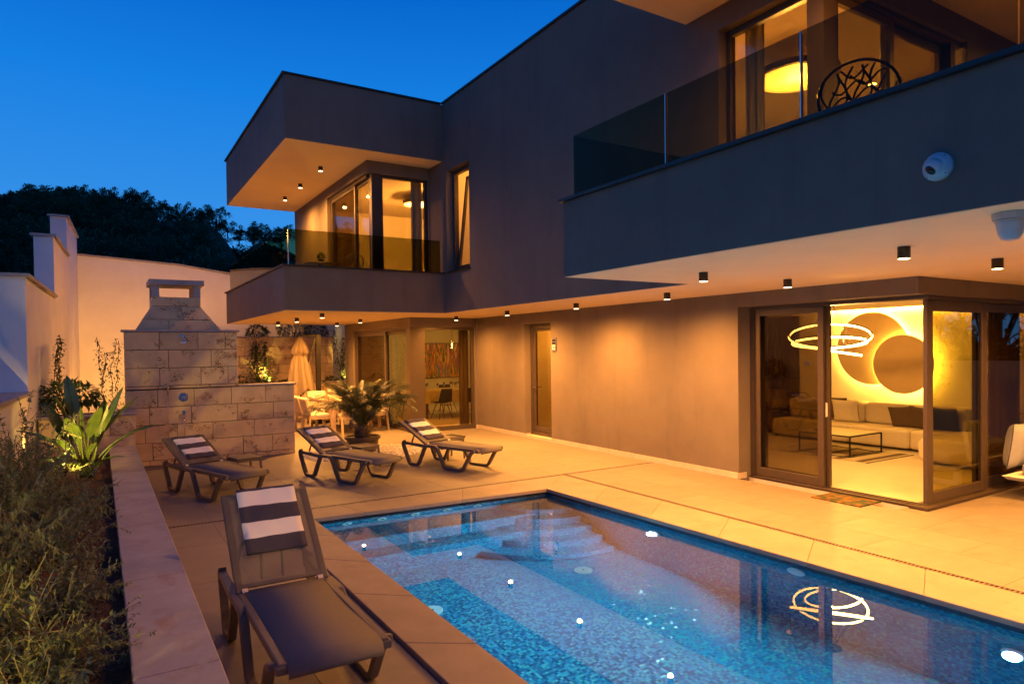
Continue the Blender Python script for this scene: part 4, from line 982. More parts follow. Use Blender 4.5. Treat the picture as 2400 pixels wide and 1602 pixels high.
# ================================================================== POTTED CYCAD + PEBBLES
pc = thing('plant_pot','wide round brown pot holding the cycad on the pebble bed','pot',(4.2,12.2,0))
MB().lathe((0,0,0),[(.25,.012),(.29,.15),(.30,.24),(.335,.245),(.335,.30),(.31,.30),(.30,.26)],32).build('bowl','pot',pc,bevel=.004)
MB().lathe((0,0,0),[(.30,.25),(.2,.265),(.05,.27)],20).build('soil','soil',pc)
cyc = thing('cycad_palm','potted cycad palm with a shaggy trunk and arching dark green fronds','palm',(4.2,12.2,.26))
m = MB(); m.lathe((0,0,0),[(.13,-.02),(.155,.06),(.15,.14),(.12,.22),(.06,.27)],14); q = random.Random(4)
for k in range(130):
    a = q.uniform(0,6.28); z = q.uniform(0,.24); r_ = .145-.05*max(0,z-.12)/.12; d_ = Vector((math.cos(a),math.sin(a),.55)); b = Vector((r_*math.cos(a),r_*math.sin(a),z)); t_ = Vector((-math.sin(a),math.cos(a),0))*.016
    m.quad(b-t_,b+t_,b+d_*.05+t_*.4,b+d_*.05-t_*.4)
m.build('trunk','bark',cyc,auto=False)
def frond(lenf, droop, seed):
    q = random.Random(seed); m = MB(); n = 56; pts_ = []
    for k in range(n+1):
        t = k/n; a = R(78)-droop*t**1.35
        if k == 0: pts_.append(Vector((0,0,0)))
        else: pts_.append(pts_[-1]+Vector((math.cos(a),0,math.sin(a)))*lenf/n)
    m.tube(pts_[::4],[.008*(1-.75*j/(len(pts_[::4])-1)) for j in range(len(pts_[::4]))],5)
    for k in range(7,n+1):
        t = k/n; ll = (.17*(math.sin(math.pi*min(1,(t-.08)/.95))**.55)+.03); p = pts_[k]; d = (pts_[k]-pts_[k-1]).normalized()
        for s_ in (-1,1):
            side = Vector((0,s_,0)); v = (side*.80+d*.62+d.cross(Vector((0,1,0)))*-.25+Vector((q.uniform(-.08,.08),0,q.uniform(-.08,.08)))).normalized(); w = d*.0042
            e1 = p+v*ll*.55; e2 = p+v*ll+Vector((0,0,-.016)); m.v += [tuple(p-w),tuple(p+w),tuple(e1+w*.9),tuple(e1-w*.9),tuple(e2)]; i = len(m.v)-5
            m.f += [(i,i+1,i+2,i+3),(i+3,i+2,i+4)]
    return m.mesh('frond',False)
fms = [frond(1.0,R(85),1),frond(1.0,R(112),2),frond(.9,R(58),3),frond(1.0,R(135),5),frond(.82,R(32),6)]
for k in range(46):
    t = k/46; a = k*2.39996+q.uniform(-.2,.2)
    fm_ = fms[4] if t < .16 else fms[2] if t < .38 else fms[0] if t < .62 else fms[1] if t < .85 else fms[3]
    o = link('frond',fm_,'palm',cyc); o.location = (.05*math.cos(a),.05*math.sin(a),.22-.06*t); o.rotation_euler = (q.uniform(-.2,.2),q.uniform(-.05,.12)+.10*t,a); s_ = q.uniform(1.1,1.34); o.scale = (s_,s_,s_)
# pebble bed
pm_ = MB(); q = random.Random(9)
for k in range(2600):
    a = q.uniform(0,6.283); r_ = 1.10*math.sqrt(q.random()); x, y = 4.15+r_*math.cos(a), 12.1+r_*math.sin(a)*.98
    if (x-4.2)**2+(y-12.2)**2 < .06: continue
    s_ = q.uniform(.012,.024); an = q.uniform(0,3.14); sx, sy, sz = s_*q.uniform(.9,1.5), s_, s_*q.uniform(.5,.8); z = .002+sz*.6
    c_, n_ = math.cos(an), math.sin(an); i = len(pm_.v)
    for px,py,pz in ((1,0,0),(.3,.9,0),(-.8,.6,0),(-.8,-.6,0),(.3,-.9,0),(0,0,1),(0,0,-.7)): pm_.v.append((x+(px*sx*c_-py*sy*n_),y+(px*sx*n_+py*sy*c_),z+pz*sz))
    for j in range(5): pm_.f += [(i+j,i+(j+1)%5,i+5),(i+(j+1)%5,i+j,i+6)]
o = pm_.build('pebbles','pebble',None,smooth=False,auto=False); tag(o,'round bed of pale pebbles on the deck around the cycad pot','pebbles',None,'stuff')
# ================================================================== TERRACE DINING SET, PARASOL
def armchair():
    r_ = bpy.data.objects.new('garden_chair',None); COL.objects.link(r_)
    for x in (-.27,.27):
        MB().tube([(x,-.26,0),(x,-.22,.42),(x,-.32,.80)],.02,rect=(.035,.045)).build('rear_leg','teak',r_)
        MB().tube([(x,.27,0),(x,.23,.64)],.02,rect=(.035,.045)).build('front_leg','teak',r_)
        MB().box(x-.03,x+.03,-.27,.28,.64,.665).build('armrest','teak',r_)
    MB().box(-.25,.25,-.23,.25,.36,.40).build('seat_frame','teak',r_); MB().box(-.25,.25,-.21,.25,.402,.47).build('seat_cushion','cushion',r_,bevel=.02)
    MB().tube([(-.28,-.325,.81),(.28,-.325,.81)],.02,rect=(.04,.035)).build('top_rail','teak',r_)
    for k in range(6): x = -.21+.084*k; MB().tube([(x,-.235,.40),(x,-.318,.80)],.01,rect=(.03,.014)).build('back_slat','teak',r_)
    o = MB().box(-.24,.24,-.04,.04,0,.40).build('back_cushion','cushion',r_,bevel=.03); o.location = (0,-.215,.46); o.rotation_euler = (R(12),0,0)
    return r_
ac0 = armchair(); GD = 'pale wooden garden armchairs round the terrace table'
TX = 4.92
for k,(x,y,rz,l) in enumerate(((TX-.68,15.45,R(-90),'pale slatted garden chair at the near left side of the terrace table'),(TX-.68,16.1,R(-90),'pale slatted garden chair at the middle left of the terrace table'),(TX-.68,16.75,R(-90),'pale slatted garden chair at the far left of the terrace table'),
    (TX+.70,15.45,R(90),'pale garden chair at the right of the terrace table, nearest the glass'),(TX+.70,16.1,R(90),'pale garden chair at the middle right of the terrace table'),(TX+.70,16.75,R(90),'pale garden chair at the far right of the terrace table'),
    (TX-.05,14.98,R(2),'pale garden chair at the near end of the terrace table behind the cycad'),(TX-.05,17.55,R(180),'pale garden chair at the far end below the parasol'))):
    o = ac0 if k == 0 else copy_tree(ac0); place(o,x,y,rz,l,'chair',GD)
tt = thing('terrace_table','long pale wooden dining table on the covered terrace','dining table',(TX,16.1,0))
for k in range(6): MB().box(-.45+.151*k,-.303+.151*k,-1.05,1.05,.735,.765).build('plank','teak',tt,bevel=.003)
MB().box(-.42,.42,-1.0,-.96,.66,.733).box(-.42,.42,.96,1.0,.66,.733).box(-.42,-.38,-.96,.96,.66,.733).box(.38,.42,-.96,.96,.66,.733).build('apron','teak',tt)
for x in (-.38,.38):
    for y in (-.96,.96): MB().cbox(x,y,.33,.07,.07,.66).build('leg','teak',tt)
pa = thing('parasol','folded sand coloured cantilever parasol hanging from a dark mast','parasol',(4.55,18.1,0))
m = MB(); n = 48
for z,r_,am in ((2.30,.03,0),(2.24,.07,.1),(2.05,.155,.22),(1.87,.20,.30),(1.83,.15,.30),(1.78,.14,.30),(1.68,.19,.30),(1.4,.24,.28),(1.1,.29,.26),(.86,.33,.26),(.80,.33,.28)):
    for i in range(n):
        a = 6.28319*i/n; k = 1+am*math.sin(a*8+z*1.2)*(.7+.3*math.sin(a*3)); zz = z+(.07*math.sin(a*4) if z < .9 else 0)-(.05*math.sin(a*2+1) if z < .9 else 0); m.v.append((r_*k*math.cos(a),r_*k*math.sin(a),zz))
for j in range(10):
    for i in range(n): m.f.append((j*n+i,(j+1)*n+i,(j+1)*n+(i+1)%n,j*n+(i+1)%n))
m.build('canopy','canvas',pa,smooth=True,auto=False)
MB().tube([(0,0,.62),(0,0,2.36)],.022,8).build('pole','dark_metal',pa); MB().lathe((0,0,2.30),[(.03,0),(.02,.06)],8).build('finial','dark_metal',pa)
MB().box(.42,.54,-.06,.06,.05,2.36).build('mast','dark_metal',pa); MB().tube([(.44,0,2.33),(.14,-.05,1.50)],.02,rect=(.05,.05)).build('strut','dark_metal',pa); MB().tube([(.46,0,2.33),(0,0,2.34)],.02,rect=(.05,.05)).build('arm','dark_metal',pa)
MB().box(.12,.86,-.40,.40,.0,.06).build('base','dark_metal',pa); MB().tube([(.54,0,.95),(.60,0,.95),(.60,0,.85)],.012,6).build('crank','dark_metal',pa)
# ================================================================== OUTDOOR SOFA, DOORMAT, CAMERAS, BALCONY FURNITURE
os_ = thing('outdoor_sofa','outdoor sofa on a white frame with pale grey cushions at the right edge','sofa',(9.4,2.7,0))
MB().hexa([(.08,.0,.22),(2.6,.0,.22),(2.6,1.06,.22),(.08,1.06,.22)],[(-.02,-.02,.275),(2.6,-.02,.275),(2.6,1.09,.275),(-.02,1.09,.275)]).build('platform','white_metal',os_,bevel=.006)
for x in (.33,2.3):
    m = MB(); m.box(x,x+.07,.1,.17,0,.22).box(x,x+.07,.9,.97,0,.22).box(x,x+.07,.17,.9,0,.05); m.build('leg','white_metal',os_)
MB().box(.15,2.5,.06,.95,.28,.43).build('seat_cushion','grey_cush',os_,bevel=.05,seg=3)
cushion('back_cushion','pale blue grey back cushion of the outdoor sofa at the frame edge','cushion',(9.99,3.82,.60),(.62,.58,.22),(R(8),0,R(2)),'grey_cush')
def matmat():
    m, nt, b = newmat('coir_print'); t = N(nt,'ShaderNodeTexCoord'); n = N(nt,'ShaderNodeTexNoise'); n.inputs['Scale'].default_value = 9.; n.inputs['Detail'].default_value = 3; L(nt,t.outputs['Object'],n.inputs['Vector'])
    r = N(nt,'ShaderNodeValToRGB'); el = r.color_ramp.elements; el[0].position = .42; el[0].color = (.025,.04,.008,1); el[1].position = .62; el[1].color = (.17,.085,.012,1); z = el.new(.5); z.color = (.10,.05,.01,1); L(nt,n.outputs[0],r.inputs[0]); L(nt,r.outputs[0],b.inputs['Base Color']); b.inputs['Roughness'].default_value = .95; return m
tag(MB().box(7.52,7.96,4.47,5.10,.001,.014).build('doormat',matmat(),None),'small doormat printed with orange and green leaves before the open sliding door','doormat')
c1 = thing('dome_camera','white dome security camera mounted on the blue lit balcony front','security camera',(4.213,2.02,2.935))
MB().rings([[(-d_,q_*math.cos(a),q_*math.sin(a)) for a in [6.28319*i/28 for i in range(28)]] for q_,d_ in ((.082,0),(.082,.022),(.075,.034),(.062,.052),(.05,.062))]).build('base','white_plastic',c1,smooth=False)
m = MB()
dv = Vector((-.80,.22,-.52)).normalized(); t1 = dv.orthogonal().normalized(); t2 = dv.cross(t1)
m.rings([[Vector((-.035,0,0))+dv*h+(t1*math.cos(a)+t2*math.sin(a))*q_ for a in [6.28319*i/20 for i in range(20)]] for q_,h in ((.055,0),(.054,.02),(.045,.038),(.028,.048))]).build('eyeball','white_plastic',c1,smooth=True)
MB().rings([[Vector((-.035,0,0))+dv*h+(t1*math.cos(a)*1.3+t2*math.sin(a))*q_ for a in [6.28319*i/16 for i in range(16)]] for q_,h in ((.025,.044),(.024,.052),(.012,.056))]).build('lens','black_gloss',c1,smooth=True)
for a in (.8,2.3,3.9,5.4): MB().rings([[(-.036-d_,.070*math.cos(a)+.005*math.cos(b),.070*math.sin(a)+.005*math.sin(b)) for b in [6.28319*i/8 for i in range(8)]] for d_ in (0,.003)]).build('screw','black_gloss',c1)
c2 = thing('dome_camera','white dome security camera hanging under the balcony at the right edge','security camera',(4.52,1.78,ZC)); c2['group'] = c1['group'] = 'dome security cameras'
MB().lathe((0,0,0),[(.088,-.042),(.09,-.002),(.088,0)],28).build('base','white_plastic',c2); MB().lathe((0,0,0),[(.01,-.165),(.045,-.155),(.06,-.125),(.072,-.06),(.072,-.043)],28).build('housing','white_plastic',c2,smooth=True)
MB().lathe((0,0,0),[(.079,-.052),(.079,-.044)],28).build('trim_ring','knob',c2)
def lattice_chair(seed):
    r_ = bpy.data.objects.new('lattice_chair',None); COL.objects.link(r_); q = random.Random(seed)
    def bp_(u,v): return (u*.27, -.20-.10*v-.03*(1-u*u)*0, .44+.47*v)
    m = MB(); out = [(.27*math.sin(a)*(1 if True else 1), -.22-.085*(.5-.5*math.cos(a)), .44+.47*(.5-.5*math.cos(a))) for a in [0.35+5.58*i/30 for i in range(31)]]
    m.tube(out,.012,6)
    def inside(u,v): return (u*u+(2*v-1)**2) < .98
    for k in range(9):
        u = -.8+.2*k; path = []
        for j in range(14):
            v = j/13; uu = u+.13*math.sin(v*8+k*1.9)
            if inside(uu,v): path.append((uu*.27,-.22-.085*v,.44+.47*v))
        if len(path) > 2: m.tube(path,.0085,5)
    for k in range(7):
        v = .18+.11*k; path = []
        for j in range(9):
            u = -.45+.11*j+(.25 if k % 2 else -.2); vv = v+.09*math.sin(u*7+k*2.)
            if inside(u,vv) and abs(u) < 1: path.append((u*.27,-.22-.085*vv,.44+.47*vv))
        if len(path) > 2: m.tube(path,.0075,5)
    m.build('lattice_back','rattan',r_,smooth=True)
    MB().lathe((0,.02,.42),[(.25,0),(.26,.01),(.25,.022)],24).build('seat','rattan',r_)
    for x in (-.18,.18):
        for y in (-.15,.2): MB().tube([(x,y,.42),(x*1.15,y*1.15,0)],.014,6).build('leg','rattan',r_)
    return r_
lc = lattice_chair(3); lc.location = (5.0,2.98,3.06); lc.rotation_euler = (0,0,R(-58)); tag(lc,'glossy black lattice chair behind the right hand glass balustrade','chair','black lattice balcony chairs')
lc2 = copy_tree(lc); lc2.location = (4.42,13.75,3.06); lc2.rotation_euler = (0,0,R(120)); lc2['label'] = 'black lattice chair on the wing balcony beside a round table'
lc3 = copy_tree(lc); lc3.location = (3.45,14.6,3.06); lc3.rotation_euler = (0,0,R(-60)); lc3['label'] = 'black lattice chair mostly hidden behind the wing balcony corner post'
bt = thing('balcony_table','small round black table on the wing balcony','table',(4.06,14.35,3.06)); MB().lathe((0,0,.70),[(.33,0),(.34,.01),(.33,.022)],28).build('top','dark_metal',bt); MB().tube([(0,0,0),(0,0,.70)],.03,8).lathe((0,0,0),[(.2,0),(.2,.02)],16).build('pedestal','dark_metal',bt)
# ================================================================== PLANTS
def leaf(m, p, d, ln, wd, up_=Vector((0,0,1)), bend=.25, fold=.0):
    d = d.normalized(); s_ = d.cross(up_)
    if s_.length < 1e-3: s_ = d.orthogonal()
    s_.normalize(); n_ = s_.cross(d); i = len(m.v)
    m.v += [tuple(p),tuple(p+d*ln*.45+s_*wd/2+n_*fold),tuple(p+d*ln-n_*ln*bend),tuple(p+d*ln*.45-s_*wd/2+n_*fold)]
    m.f += [(i,i+1,i+2),(i,i+2,i+3)]
def rvec(q, zmin=-1): 
    while True:
        v = Vector((q.uniform(-1,1),q.uniform(-1,1),q.uniform(zmin,1)))
        if .05 < v.length < 1: return v.normalized()
tp = thing('potted_plant','small clipped plant in a dark pot on the wing balcony table','plant',(4.10,14.40,3.785)); MB().lathe((0,0,0),[(.05,0),(.06,.10),(.05,.10)],12).build('pot','dark_metal',tp)
m = MB(); q = random.Random(2)
for k in range(220): v = rvec(q,-.2); leaf(m,Vector((0,0,.15))+v*q.uniform(.02,.07),v,.05,.018)
m.build('foliage','bush',tp,auto=False)
# -- grey green twiggy shrubs filling the bed
def twig_shrub(seed, rad, ht, nst):
    q = random.Random(seed); tw_ = MB(); lf = MB()
    for k in range(nst):
        a = q.uniform(0,6.283); lean = q.uniform(.3,1.9); L_ = ht*q.uniform(.65,1.25); d = Vector((math.cos(a)*lean,math.sin(a)*lean,1)).normalized(); p = Vector((q.uniform(-.1,.1),q.uniform(-.1,.1),0)); pts_ = [p.copy()]; n = 10
        for j in range(n):
            d = (d+Vector((q.uniform(-.16,.16),q.uniform(-.16,.16),q.uniform(-.20,.06)))).normalized(); p = p+d*L_/n; pts_.append(p.copy())
        tw_.tube(pts_,[.0035*(1-.6*j/n) for j in range(n+1)],3)
        for j in range(2,n+1):
            for z in range(3):
                b = pts_[j-1].lerp(pts_[j],q.random())
                for s_ in (-1,1):
                    v = (d.orthogonal()*s_); v = (Matrix.Rotation(q.uniform(0,6.28),3,d) @ v)+d*.7+Vector((0,0,.15)); leaf(lf,b,v,q.uniform(.026,.05),q.uniform(.014,.022))
        for z in range(3):   # side sprigs
            j = q.randint(3,n-1); d2 = (d+rvec(q)*.9).normalized(); b = pts_[j]; e2 = b+d2*L_*.3; tw_.tube([b,b.lerp(e2,.5)+rvec(q)*.01,e2],.002,3)
            for t in range(10):
                c_ = b.lerp(e2,t/9); leaf(lf,c_,d2+rvec(q)*1.1,q.uniform(.022,.04),q.uniform(.012,.018))
    return tw_.mesh('stems'), lf.mesh('foliage')
protos = [twig_shrub(31,.5,.50,44),twig_shrub(32,.5,.46,44),twig_shrub(33,.5,.56,40)]
GS = 'grey green shrubs in the planting bed'; q = random.Random(77)
shr = [(-.35,3.0,0,1.0,'grey green twiggy shrub at the bottom left corner, lit yellow'),(-.62,3.7,1,.95,'twiggy shrub against the low wall in the foreground bed'),(-.22,3.75,2,.7,'grey green shrub spilling over the planter slab in the foreground'),
       (-.60,4.7,2,1.,'grey green shrub on the wall side of the middle bed'),(-.26,4.75,0,.75,'grey green shrub beside the slab in the middle of the bed'),(-.62,5.7,1,1.05,'shrub on the wall side, one step farther along the bed'),
       (-.28,5.8,2,.75,'shrub overhanging the slab beyond the middle of the bed'),(-.62,6.8,0,1.1,'shrub against the white wall before the broad leaved plant'),(-.28,6.9,1,.75,'shrub near the slab before the broad leaved plant'),
       (-.66,7.9,2,1.05,'shrub against the wall left of the broad leaved plant'),(-.28,7.9,0,.75,'small shrub just in front of the broad leaved plant'),(-.3,2.2,1,1.,'shrub nearest the camera at the bottom of the bed'),(-.75,8.9,2,1.25,'tall sparse shrub standing against the white wall')]
for x,y,k,s_,l in shr:
    t = thing('shrub',l,'shrub',(x,y,.38),q.uniform(0,6.28),GS); t.scale = (s_,s_,s_*(1.45 if x < -.5 else 1.15))
    link('stems',protos[k][0],'twig',t); link('foliage',protos[k][1],'shrub',t)
# -- bird of paradise, each leaf a part
bop = thing('bird_of_paradise','large bird of paradise plant with paddle leaves, lit yellow from below','plant',(-.16,9.75,.38))
def paddle(seed, stalk, ll, lw, el0, el1):
    q = random.Random(seed); m = MB(); pts_ = [Vector((0,0,0))]; n = 14; L_ = stalk+ll
    for k in range(n):
        t = k/(n-1); a = el0+(el1-el0)*t**1.5; pts_.append(pts_[-1]+Vector((math.cos(a),0,math.sin(a)))*L_/n)
    m.tube(pts_,[.014-.010*k/n for k in range(n+1)],6)
    # blade, folded along the midrib
    k0 = int(n*stalk/L_); nb = 12; b0 = len(m.v)
    def P(t):
        f = k0+(n-k0)*t; i = min(int(f),n-1); return pts_[i].lerp(pts_[i+1],f-i)
    for j in range(nb+1):
        t = j/nb; w = lw/2*math.sin(math.pi*min(1,t*1.0+.02))**.6*(1-.25*t); p = P(t); d = (P(min(1,t+.02))-P(max(0,t-.02))).normalized(); s_ = Vector((0,1,0)); n_ = d.cross(s_)*-1
        for u in (-1,-.5,0,.5,1): m.v.append(tuple(p+s_*w*u+n_*(-abs(u))*w*-.16+Vector((0,0,.004*math.sin(t*20+u*3)))))
    for j in range(nb):
        for i in range(4): a = b0+j*5+i; m.f.append((a,a+1,a+6,a+5))
    return m.mesh('leaf',True)
pads = [paddle(1,.62,.50,.18,R(86),R(62)),paddle(2,.55,.48,.18,R(80),R(35)),paddle(3,.45,.44,.16,R(66),R(8)),paddle(4,.25,.38,.15,R(48),R(-8)),paddle(5,.75,.42,.16,R(86),R(78)),paddle(6,.40,.58,.11,R(58),R(-2))]
for k,(pi,az,s_) in enumerate(((0,20,1.05),(4,70,1.1),(0,200,.95),(1,150,1.05),(1,-15,1.1),(2,172,1.1),(1,-60,1.),(2,-8,1.05),(5,-5,1.15),(2,-120,1.),(3,160,1.05),(3,-160,1.1),(3,-100,1.),(1,-100,.9),(0,-90,.9),(2,100,1.),(1,60,1.),(3,-40,1.),(2,200,.9),(1,-140,.95),(4,-30,.8),(0,130,.9),(3,-75,.9),(2,-70,.85))):
    o = link('leaf',pads[pi],'strel',bop); o.location = (rnd.uniform(-.07,.07),rnd.uniform(-.07,.07),0); o.rotation_euler = (rnd.uniform(-.3,.3),0,R(az)); o.scale = (s_*1.02,s_*1.02,s_*1.02)
# -- leafy bush and climbers
def leafy(name, label, cat, loc, n, rx, ry, rz, ln, wd, mat, seed, group=None, stems=14):
    t = thing(name,label,cat,loc,0,group); q = random.Random(seed); s_ = MB(); m = MB()
    for k in range(stems):
        v = rvec(q,.1); s_.tube([(0,0,0),(v.x*rx*.5,v.y*ry*.5,v.z*rz*.6),(v.x*rx,v.y*ry,rz*(.5+.5*v.z))],[.008,.005,.003],4)
    for k in range(n):
        v = rvec(q,-.35); r_ = q.uniform(.5,1.)**.5; p = Vector((v.x*rx*r_,v.y*ry*r_,rz*.55+v.z*rz*.5*r_)); leaf(m,p,v+rvec(q)*.8+Vector((0,0,-.2)),ln*q.uniform(.7,1.2),wd*q.uniform(.8,1.2))
    s_.build('stem','bark',t,auto=False); m.build('foliage',mat,t,auto=False); return t
leafy('leafy_bush','dense green leafy bush in the planter box, lit from below','bush',(-.42,12.4,.95),420,.40,.30,.50,.13,.055,'bush',5)
def climber(label, loc, ht, wd, n, ln, lw, mat, seed, cat='climber', nst=3, name='climbing_plant'):
    t = thing(name,label,cat,loc); q = random.Random(seed); s_ = MB(); m = MB()
    for c_ in range(nst):
        p = Vector((q.uniform(-wd,wd)*.3,q.uniform(-.04,.04),0)); pts_ = [p.copy()]; dx = q.uniform(-.3,.3)*wd; hh = ht*q.uniform(.75,1.)
        for k in range(16): p = p+Vector((dx/16+q.uniform(-.03,.03),q.uniform(-.015,.015),hh/16)); pts_.append(p.copy())
        s_.tube(pts_,.005,4)
        for k in range(n//nst):
            t_ = q.random()**.85; f = t_*16; i = min(int(f),15); b = pts_[i].lerp(pts_[i+1],f-i); v = rvec(q); r_ = wd*(.35 if t_ > .6 else .55)*q.random()*(1.2-t_*.6); b2 = b+Vector((v.x*r_,v.y*r_*.5,v.z*.05)); leaf(m,b2,v+Vector((0,0,-.25)),ln*q.uniform(.7,1.2),lw)
    s_.build('stem','bark',t,auto=False); m.build('foliage',mat,t,auto=False); return t
climber('slim climber rising in the corner of the white wall behind the bush',(-.62,12.9,.95),1.35,.16,260,.06,.034,'vine',3)
climber('loose climber with small leaves left of the stone shower wall',(.10,12.75,.95),1.25,.34,340,.055,.03,'vine',4,nst=4)
climber('tall shrub lit from below against the stone wall on the terrace',(3.95,20.1,.95),1.45,.75,620,.11,.045,'vine',6,'shrub',6,'tall_shrub')
climber('slender climber lit from below at the right end of the retaining wall',(6.32,19.95,.95),1.75,.42,520,.085,.036,'vine',8,'climber',4)
for k,(x,y,s_,l) in enumerate(((3.35,19.98,.85,'low dark plant on the ledge beside the stone shower wall'),(4.05,20.05,.75,'low plant at the foot of the lit tall shrub'),(4.55,20.1,.35,'tiny brightly lit plant between two low plants on the ledge'),(4.85,20.12,.75,'low rounded plant on the ledge left of the parasol'),(5.95,20.1,.55,'low plant on the ledge right of the parasol mast'),(6.4,20.05,.6,'low plant at the foot of the slender climber'))):
    leafy('ledge_plant',l,'plant',(x,y,.93),130,.26*s_,.2*s_,.34*s_,.09,.035,'bush',20+k,'low plants on the stone ledge',8)
for k,(x,s_,l) in enumerate(((4.0,.8,'dark shrub above the left part of the stone retaining wall'),(5.0,1.15,'broad dark shrub above the middle of the stone retaining wall'),(5.75,.9,'dark shrub above the retaining wall near the parasol mast'))):
    leafy('wall_top_shrub',l,'shrub',(x,20.83,2.2),260,.38*s_,.05,.62*s_,.12,.05,'tree',40+k,'dark shrubs above the retaining wall',10)
# garden uplights (small ground spots) hidden among the plants
def uplight(loc, tgt, pw, label, size=70, col=YEL):
    t = thing('garden_spotlight',label,'garden light',loc,0,'small garden spotlights')
    d = (Vector(tgt)-Vector(loc)).normalized(); MB().tube([(0,0,0),d*.05],.022,10).build('housing','dark_metal',t); MB().tube([d*.051,d*.053],.018,10).build('lens','lens',t)
    MB().tube([(0,0,-.12),(0,0,0)],.006,5).build('spike','dark_metal',t)
    lamp('SPOT','spot_bulb',d*.07,pw,col,t,.02,size,.8,d*2.)
uplight((-.95,1.9,.85),(-.70,3.1,.45),180.,'garden spotlight low in the foreground shrubs',84)
uplight((-.34,8.8,.62),(-.12,9.85,1.15),150.,'garden spotlight at the base of the bird of paradise',95)
uplight((-.80,10.55,.46),(-.87,11.2,3.),85.0,'garden spotlight at the foot of the stepped white wall',60,WARM2)
uplight((-.70,13.6,.1),(-.72,14.6,3.),137.5,'garden spotlight grazing the second step of the white wall',60,WARM2)
uplight((-.30,17.2,.1),(-.1,20.8,2.8),300.,'garden spotlight washing the corner of the white boundary wall',95,WARM2)
uplight((.6,17.2,.1),(.5,20.8,2.6),290.,'garden spotlight washing the white boundary wall behind the hood',74,WARM2)
uplight((-.35,12.15,1.0),(-.3,12.6,1.6),22.5,'garden spotlight in the planter box',100)
uplight((4.18,20.0,1.0),(3.95,20.45,1.75),170.,'garden spotlight under the tall shrub on the ledge',95)
uplight((6.32,19.85,1.0),(6.32,20.2,1.8),110.,'garden spotlight under the slender climber',80)
# ================================================================== HILLSIDE AND TREES
TOPS = [(-400,500),(0,472),(60,457),(120,434),(167,434),(205,452),(265,444),(345,460),(393,490),(440,487),(510,488),(540,528),(563,552),(611,524),(655,540),(760,575),(1400,700)]
RG = [(a,b+36) for a,b in TOPS]
def ridge(px):
    for (a,va),(b,vb) in zip(RG,RG[1:]):
        if a <= px <= b: return va+(vb-va)*(px-a)/(b-a)
    return RG[0][1] if px < RG[0][0] else RG[-1][1]
hm = MB(); nx, ny = 80, 16
for j in range(ny+1):
    t = j/ny
    for i in range(nx+1):
        px = -400+1800*i/nx; az = math.atan((px-1200)/1562.84)+yaw; D0 = 50.
        zr = 1.9+(848-ridge(px))/1562.84*D0; y = 22.+(D0*1.15-22.)*min(1.,t*1.25)+(max(0,t-.8)*150)
        k = min(1,t*1.25); z = .2+(zr-.2)*k**.85-(max(0,t-.8)*40); w = .5*math.sin(px*.03+t*9)*k
        hm.v.append((y*math.tan(az),y,z+w*.5))
for j in range(ny):
    for i in range(nx): a = j*(nx+1)+i; hm.f.append((a,a+1,a+nx+2,a+nx+1))
struct(hm.build('hillside','hill',smooth=True,auto=False))
def tree_proto(seed):
    q = random.Random(seed); s_ = MB(); m = MB()
    s_.tube([(0,0,-.4),(.05,.02,.6),(.1,-.05,1.4)],[.10,.08,.05],6)
    for k in range(26):
        a = q.uniform(0,6.283); r_ = q.uniform(.2,1.5); b = Vector((.4*r_*math.cos(a),.4*r_*math.sin(a),q.uniform(.6,1.3))); e_ = Vector((r_*math.cos(a),r_*math.sin(a),q.uniform(.9,2.7)-.45*r_)); s_.tube([(.05,0,.7),b,e_],[.03,.02,.008],4)
        d = (e_-b).normalized(); d = (d+Vector((0,0,.55))).normalized(); L_ = q.uniform(.45,.8)
        for c_ in range(100):
            t = q.random(); p = e_-d*.35+d*L_*t+rvec(q)*(.36*(1-t*.8)); leaf(m,p,d*.8+rvec(q)*.9,q.uniform(.13,.25),q.uniform(.05,.085))
    return s_.mesh('trunk'), m.mesh('crown')
tps = [tree_proto(50+k) for k in range(5)]
GTn = 'dark maquis trees on the hillside behind the wall'
q = random.Random(12)
tl = []
for px,s_ in ((-60,.62),(5,.5),(45,.55),(85,.6),(122,.68),(166,.68),(205,.52),(240,.6),(275,.68),(315,.55),(345,.62),(375,.5),(405,.5),(438,.62),(475,.6),(512,.7),(540,.45),(566,.42),(600,.62),(625,.68),(665,.55)):
    tl.append((px,51.+q.uniform(-1,1),s_,True))
for k in range(70): tl.append((q.uniform(-120,660),q.uniform(27,48),q.uniform(.45,.75),False))
ORD = ['leftmost','second from the left','third from the left','fourth from the left','fifth from the left','sixth from the left','seventh from the left','eighth from the left','ninth from the left','tenth from the left','middle one','tenth from the right','ninth from the right','eighth from the right','seventh from the right','sixth from the right','fifth from the right','fourth from the right','third from the right','second from the right','rightmost']
RL = ['dark tree on the hill ridge, %s in the row' % w for w in ORD]
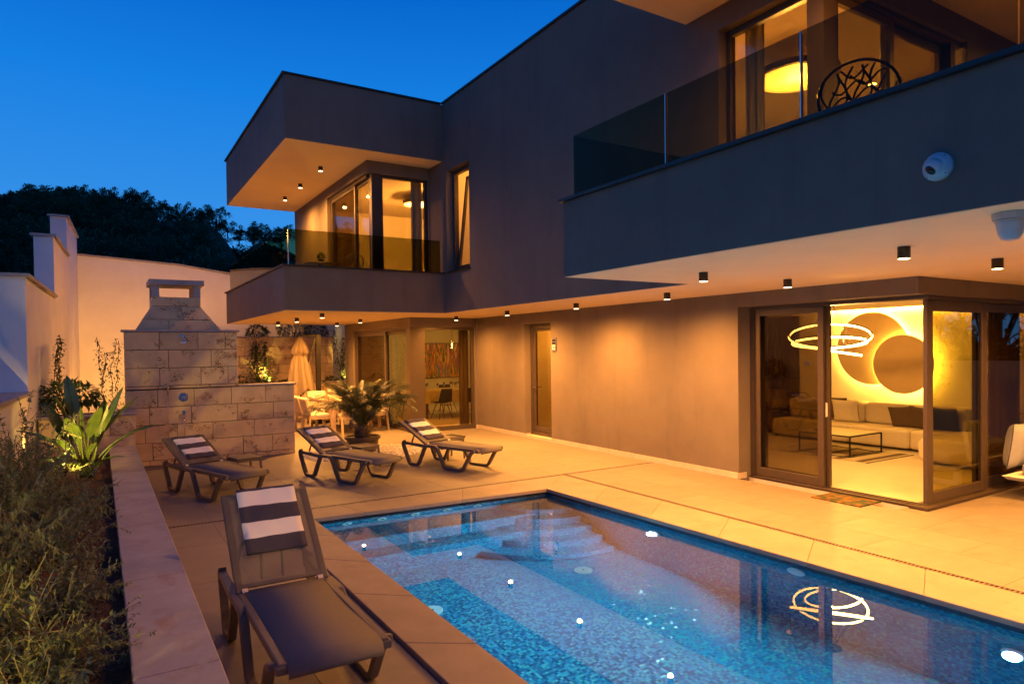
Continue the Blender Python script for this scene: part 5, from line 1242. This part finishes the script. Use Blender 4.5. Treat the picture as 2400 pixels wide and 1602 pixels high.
for k,(px,y,s_,ri) in enumerate(tl):
    az = math.atan((px-1200)/1562.84)+yaw; D0 = 50.; zr = 1.9+(848-ridge(px))/1562.84*D0; kk = min(1.,(y-22.)/(D0*1.15-22.)); z = .2+(zr-.2)*kk**.85-.3
    if ri: D_ = y*math.tan(az)*math.sin(yaw)+y*math.cos(yaw); z = 1.9+(848-(ridge(px)-36))/1562.84*D_-3.15*s_*1.05
    l = RL[k] if ri else 'dark bushy tree among many on the slope below the ridge'
    t = thing('tree',l,'tree',(y*math.tan(az),y,z),q.uniform(0,6.28),GTn+(' ridge' if ri else ' slope')); t.scale = (s_*1.35,s_*1.35,s_*q.uniform(.95,1.1)); pr = tps[k % 5]
    link('trunk',pr[0],'bark',t); link('crown',pr[1],'tree',t)
# scrub covering the slope
m = MB()
for k in range(17000):
    px = q.uniform(-200,900); y = q.uniform(23,50); az = math.atan((px-1200)/1562.84)+yaw; zr = 1.9+(848-ridge(px))/1562.84*50.; kk = min(1.,(y-22.)/(35.5)); z = .2+(zr-.2)*kk**.85
    leaf(m,Vector((y*math.tan(az),y,z+q.uniform(-.2,.75))),rvec(q,.0)+Vector((0,0,.5)),q.uniform(.2,.5),q.uniform(.06,.14))
o = m.build('hillside_scrub','tree',None,auto=False); tag(o,'dense dark scrub covering the hillside below the trees','scrub',None,'stuff')

# south side of the plot: boundary wall; unseen tall trees added to darken reflections in the glass
sw2 = thing('plot_wall','white rendered plot wall on the open side of the garden','wall')
MB().box(-4.,26.,-14.3,-14.,-.5,1.5).build('wall_section','white',sw2); MB().box(-4.,26.,-14.34,-13.96,1.502,1.55).build('coping_slab','cap_stone',sw2)
MB().box(17.,17.3,-14.,3.5,-.5,1.5).build('wall_section','white',sw2)  # unseen return of the wall, added with the tree row
PW_ = [(2.+2.6*k,-17.5+q.uniform(-1,1)) for k in range(6)]+[(18.6+q.uniform(-.6,.6),-10.+2.1*k) for k in range(8)]
for k,(tx_,ty_) in enumerate(PW_):
    t = thing('tree','unseen tall tree behind the plot wall, added to darken glass reflections','tree',(tx_,ty_,-.3),q.uniform(0,6.28),'unseen trees added behind the plot wall'); t.scale = (1.6,1.6,2.6); pr = tps[k % 5]
    link('trunk',pr[0],'bark',t); link('crown',pr[1],'tree',t)
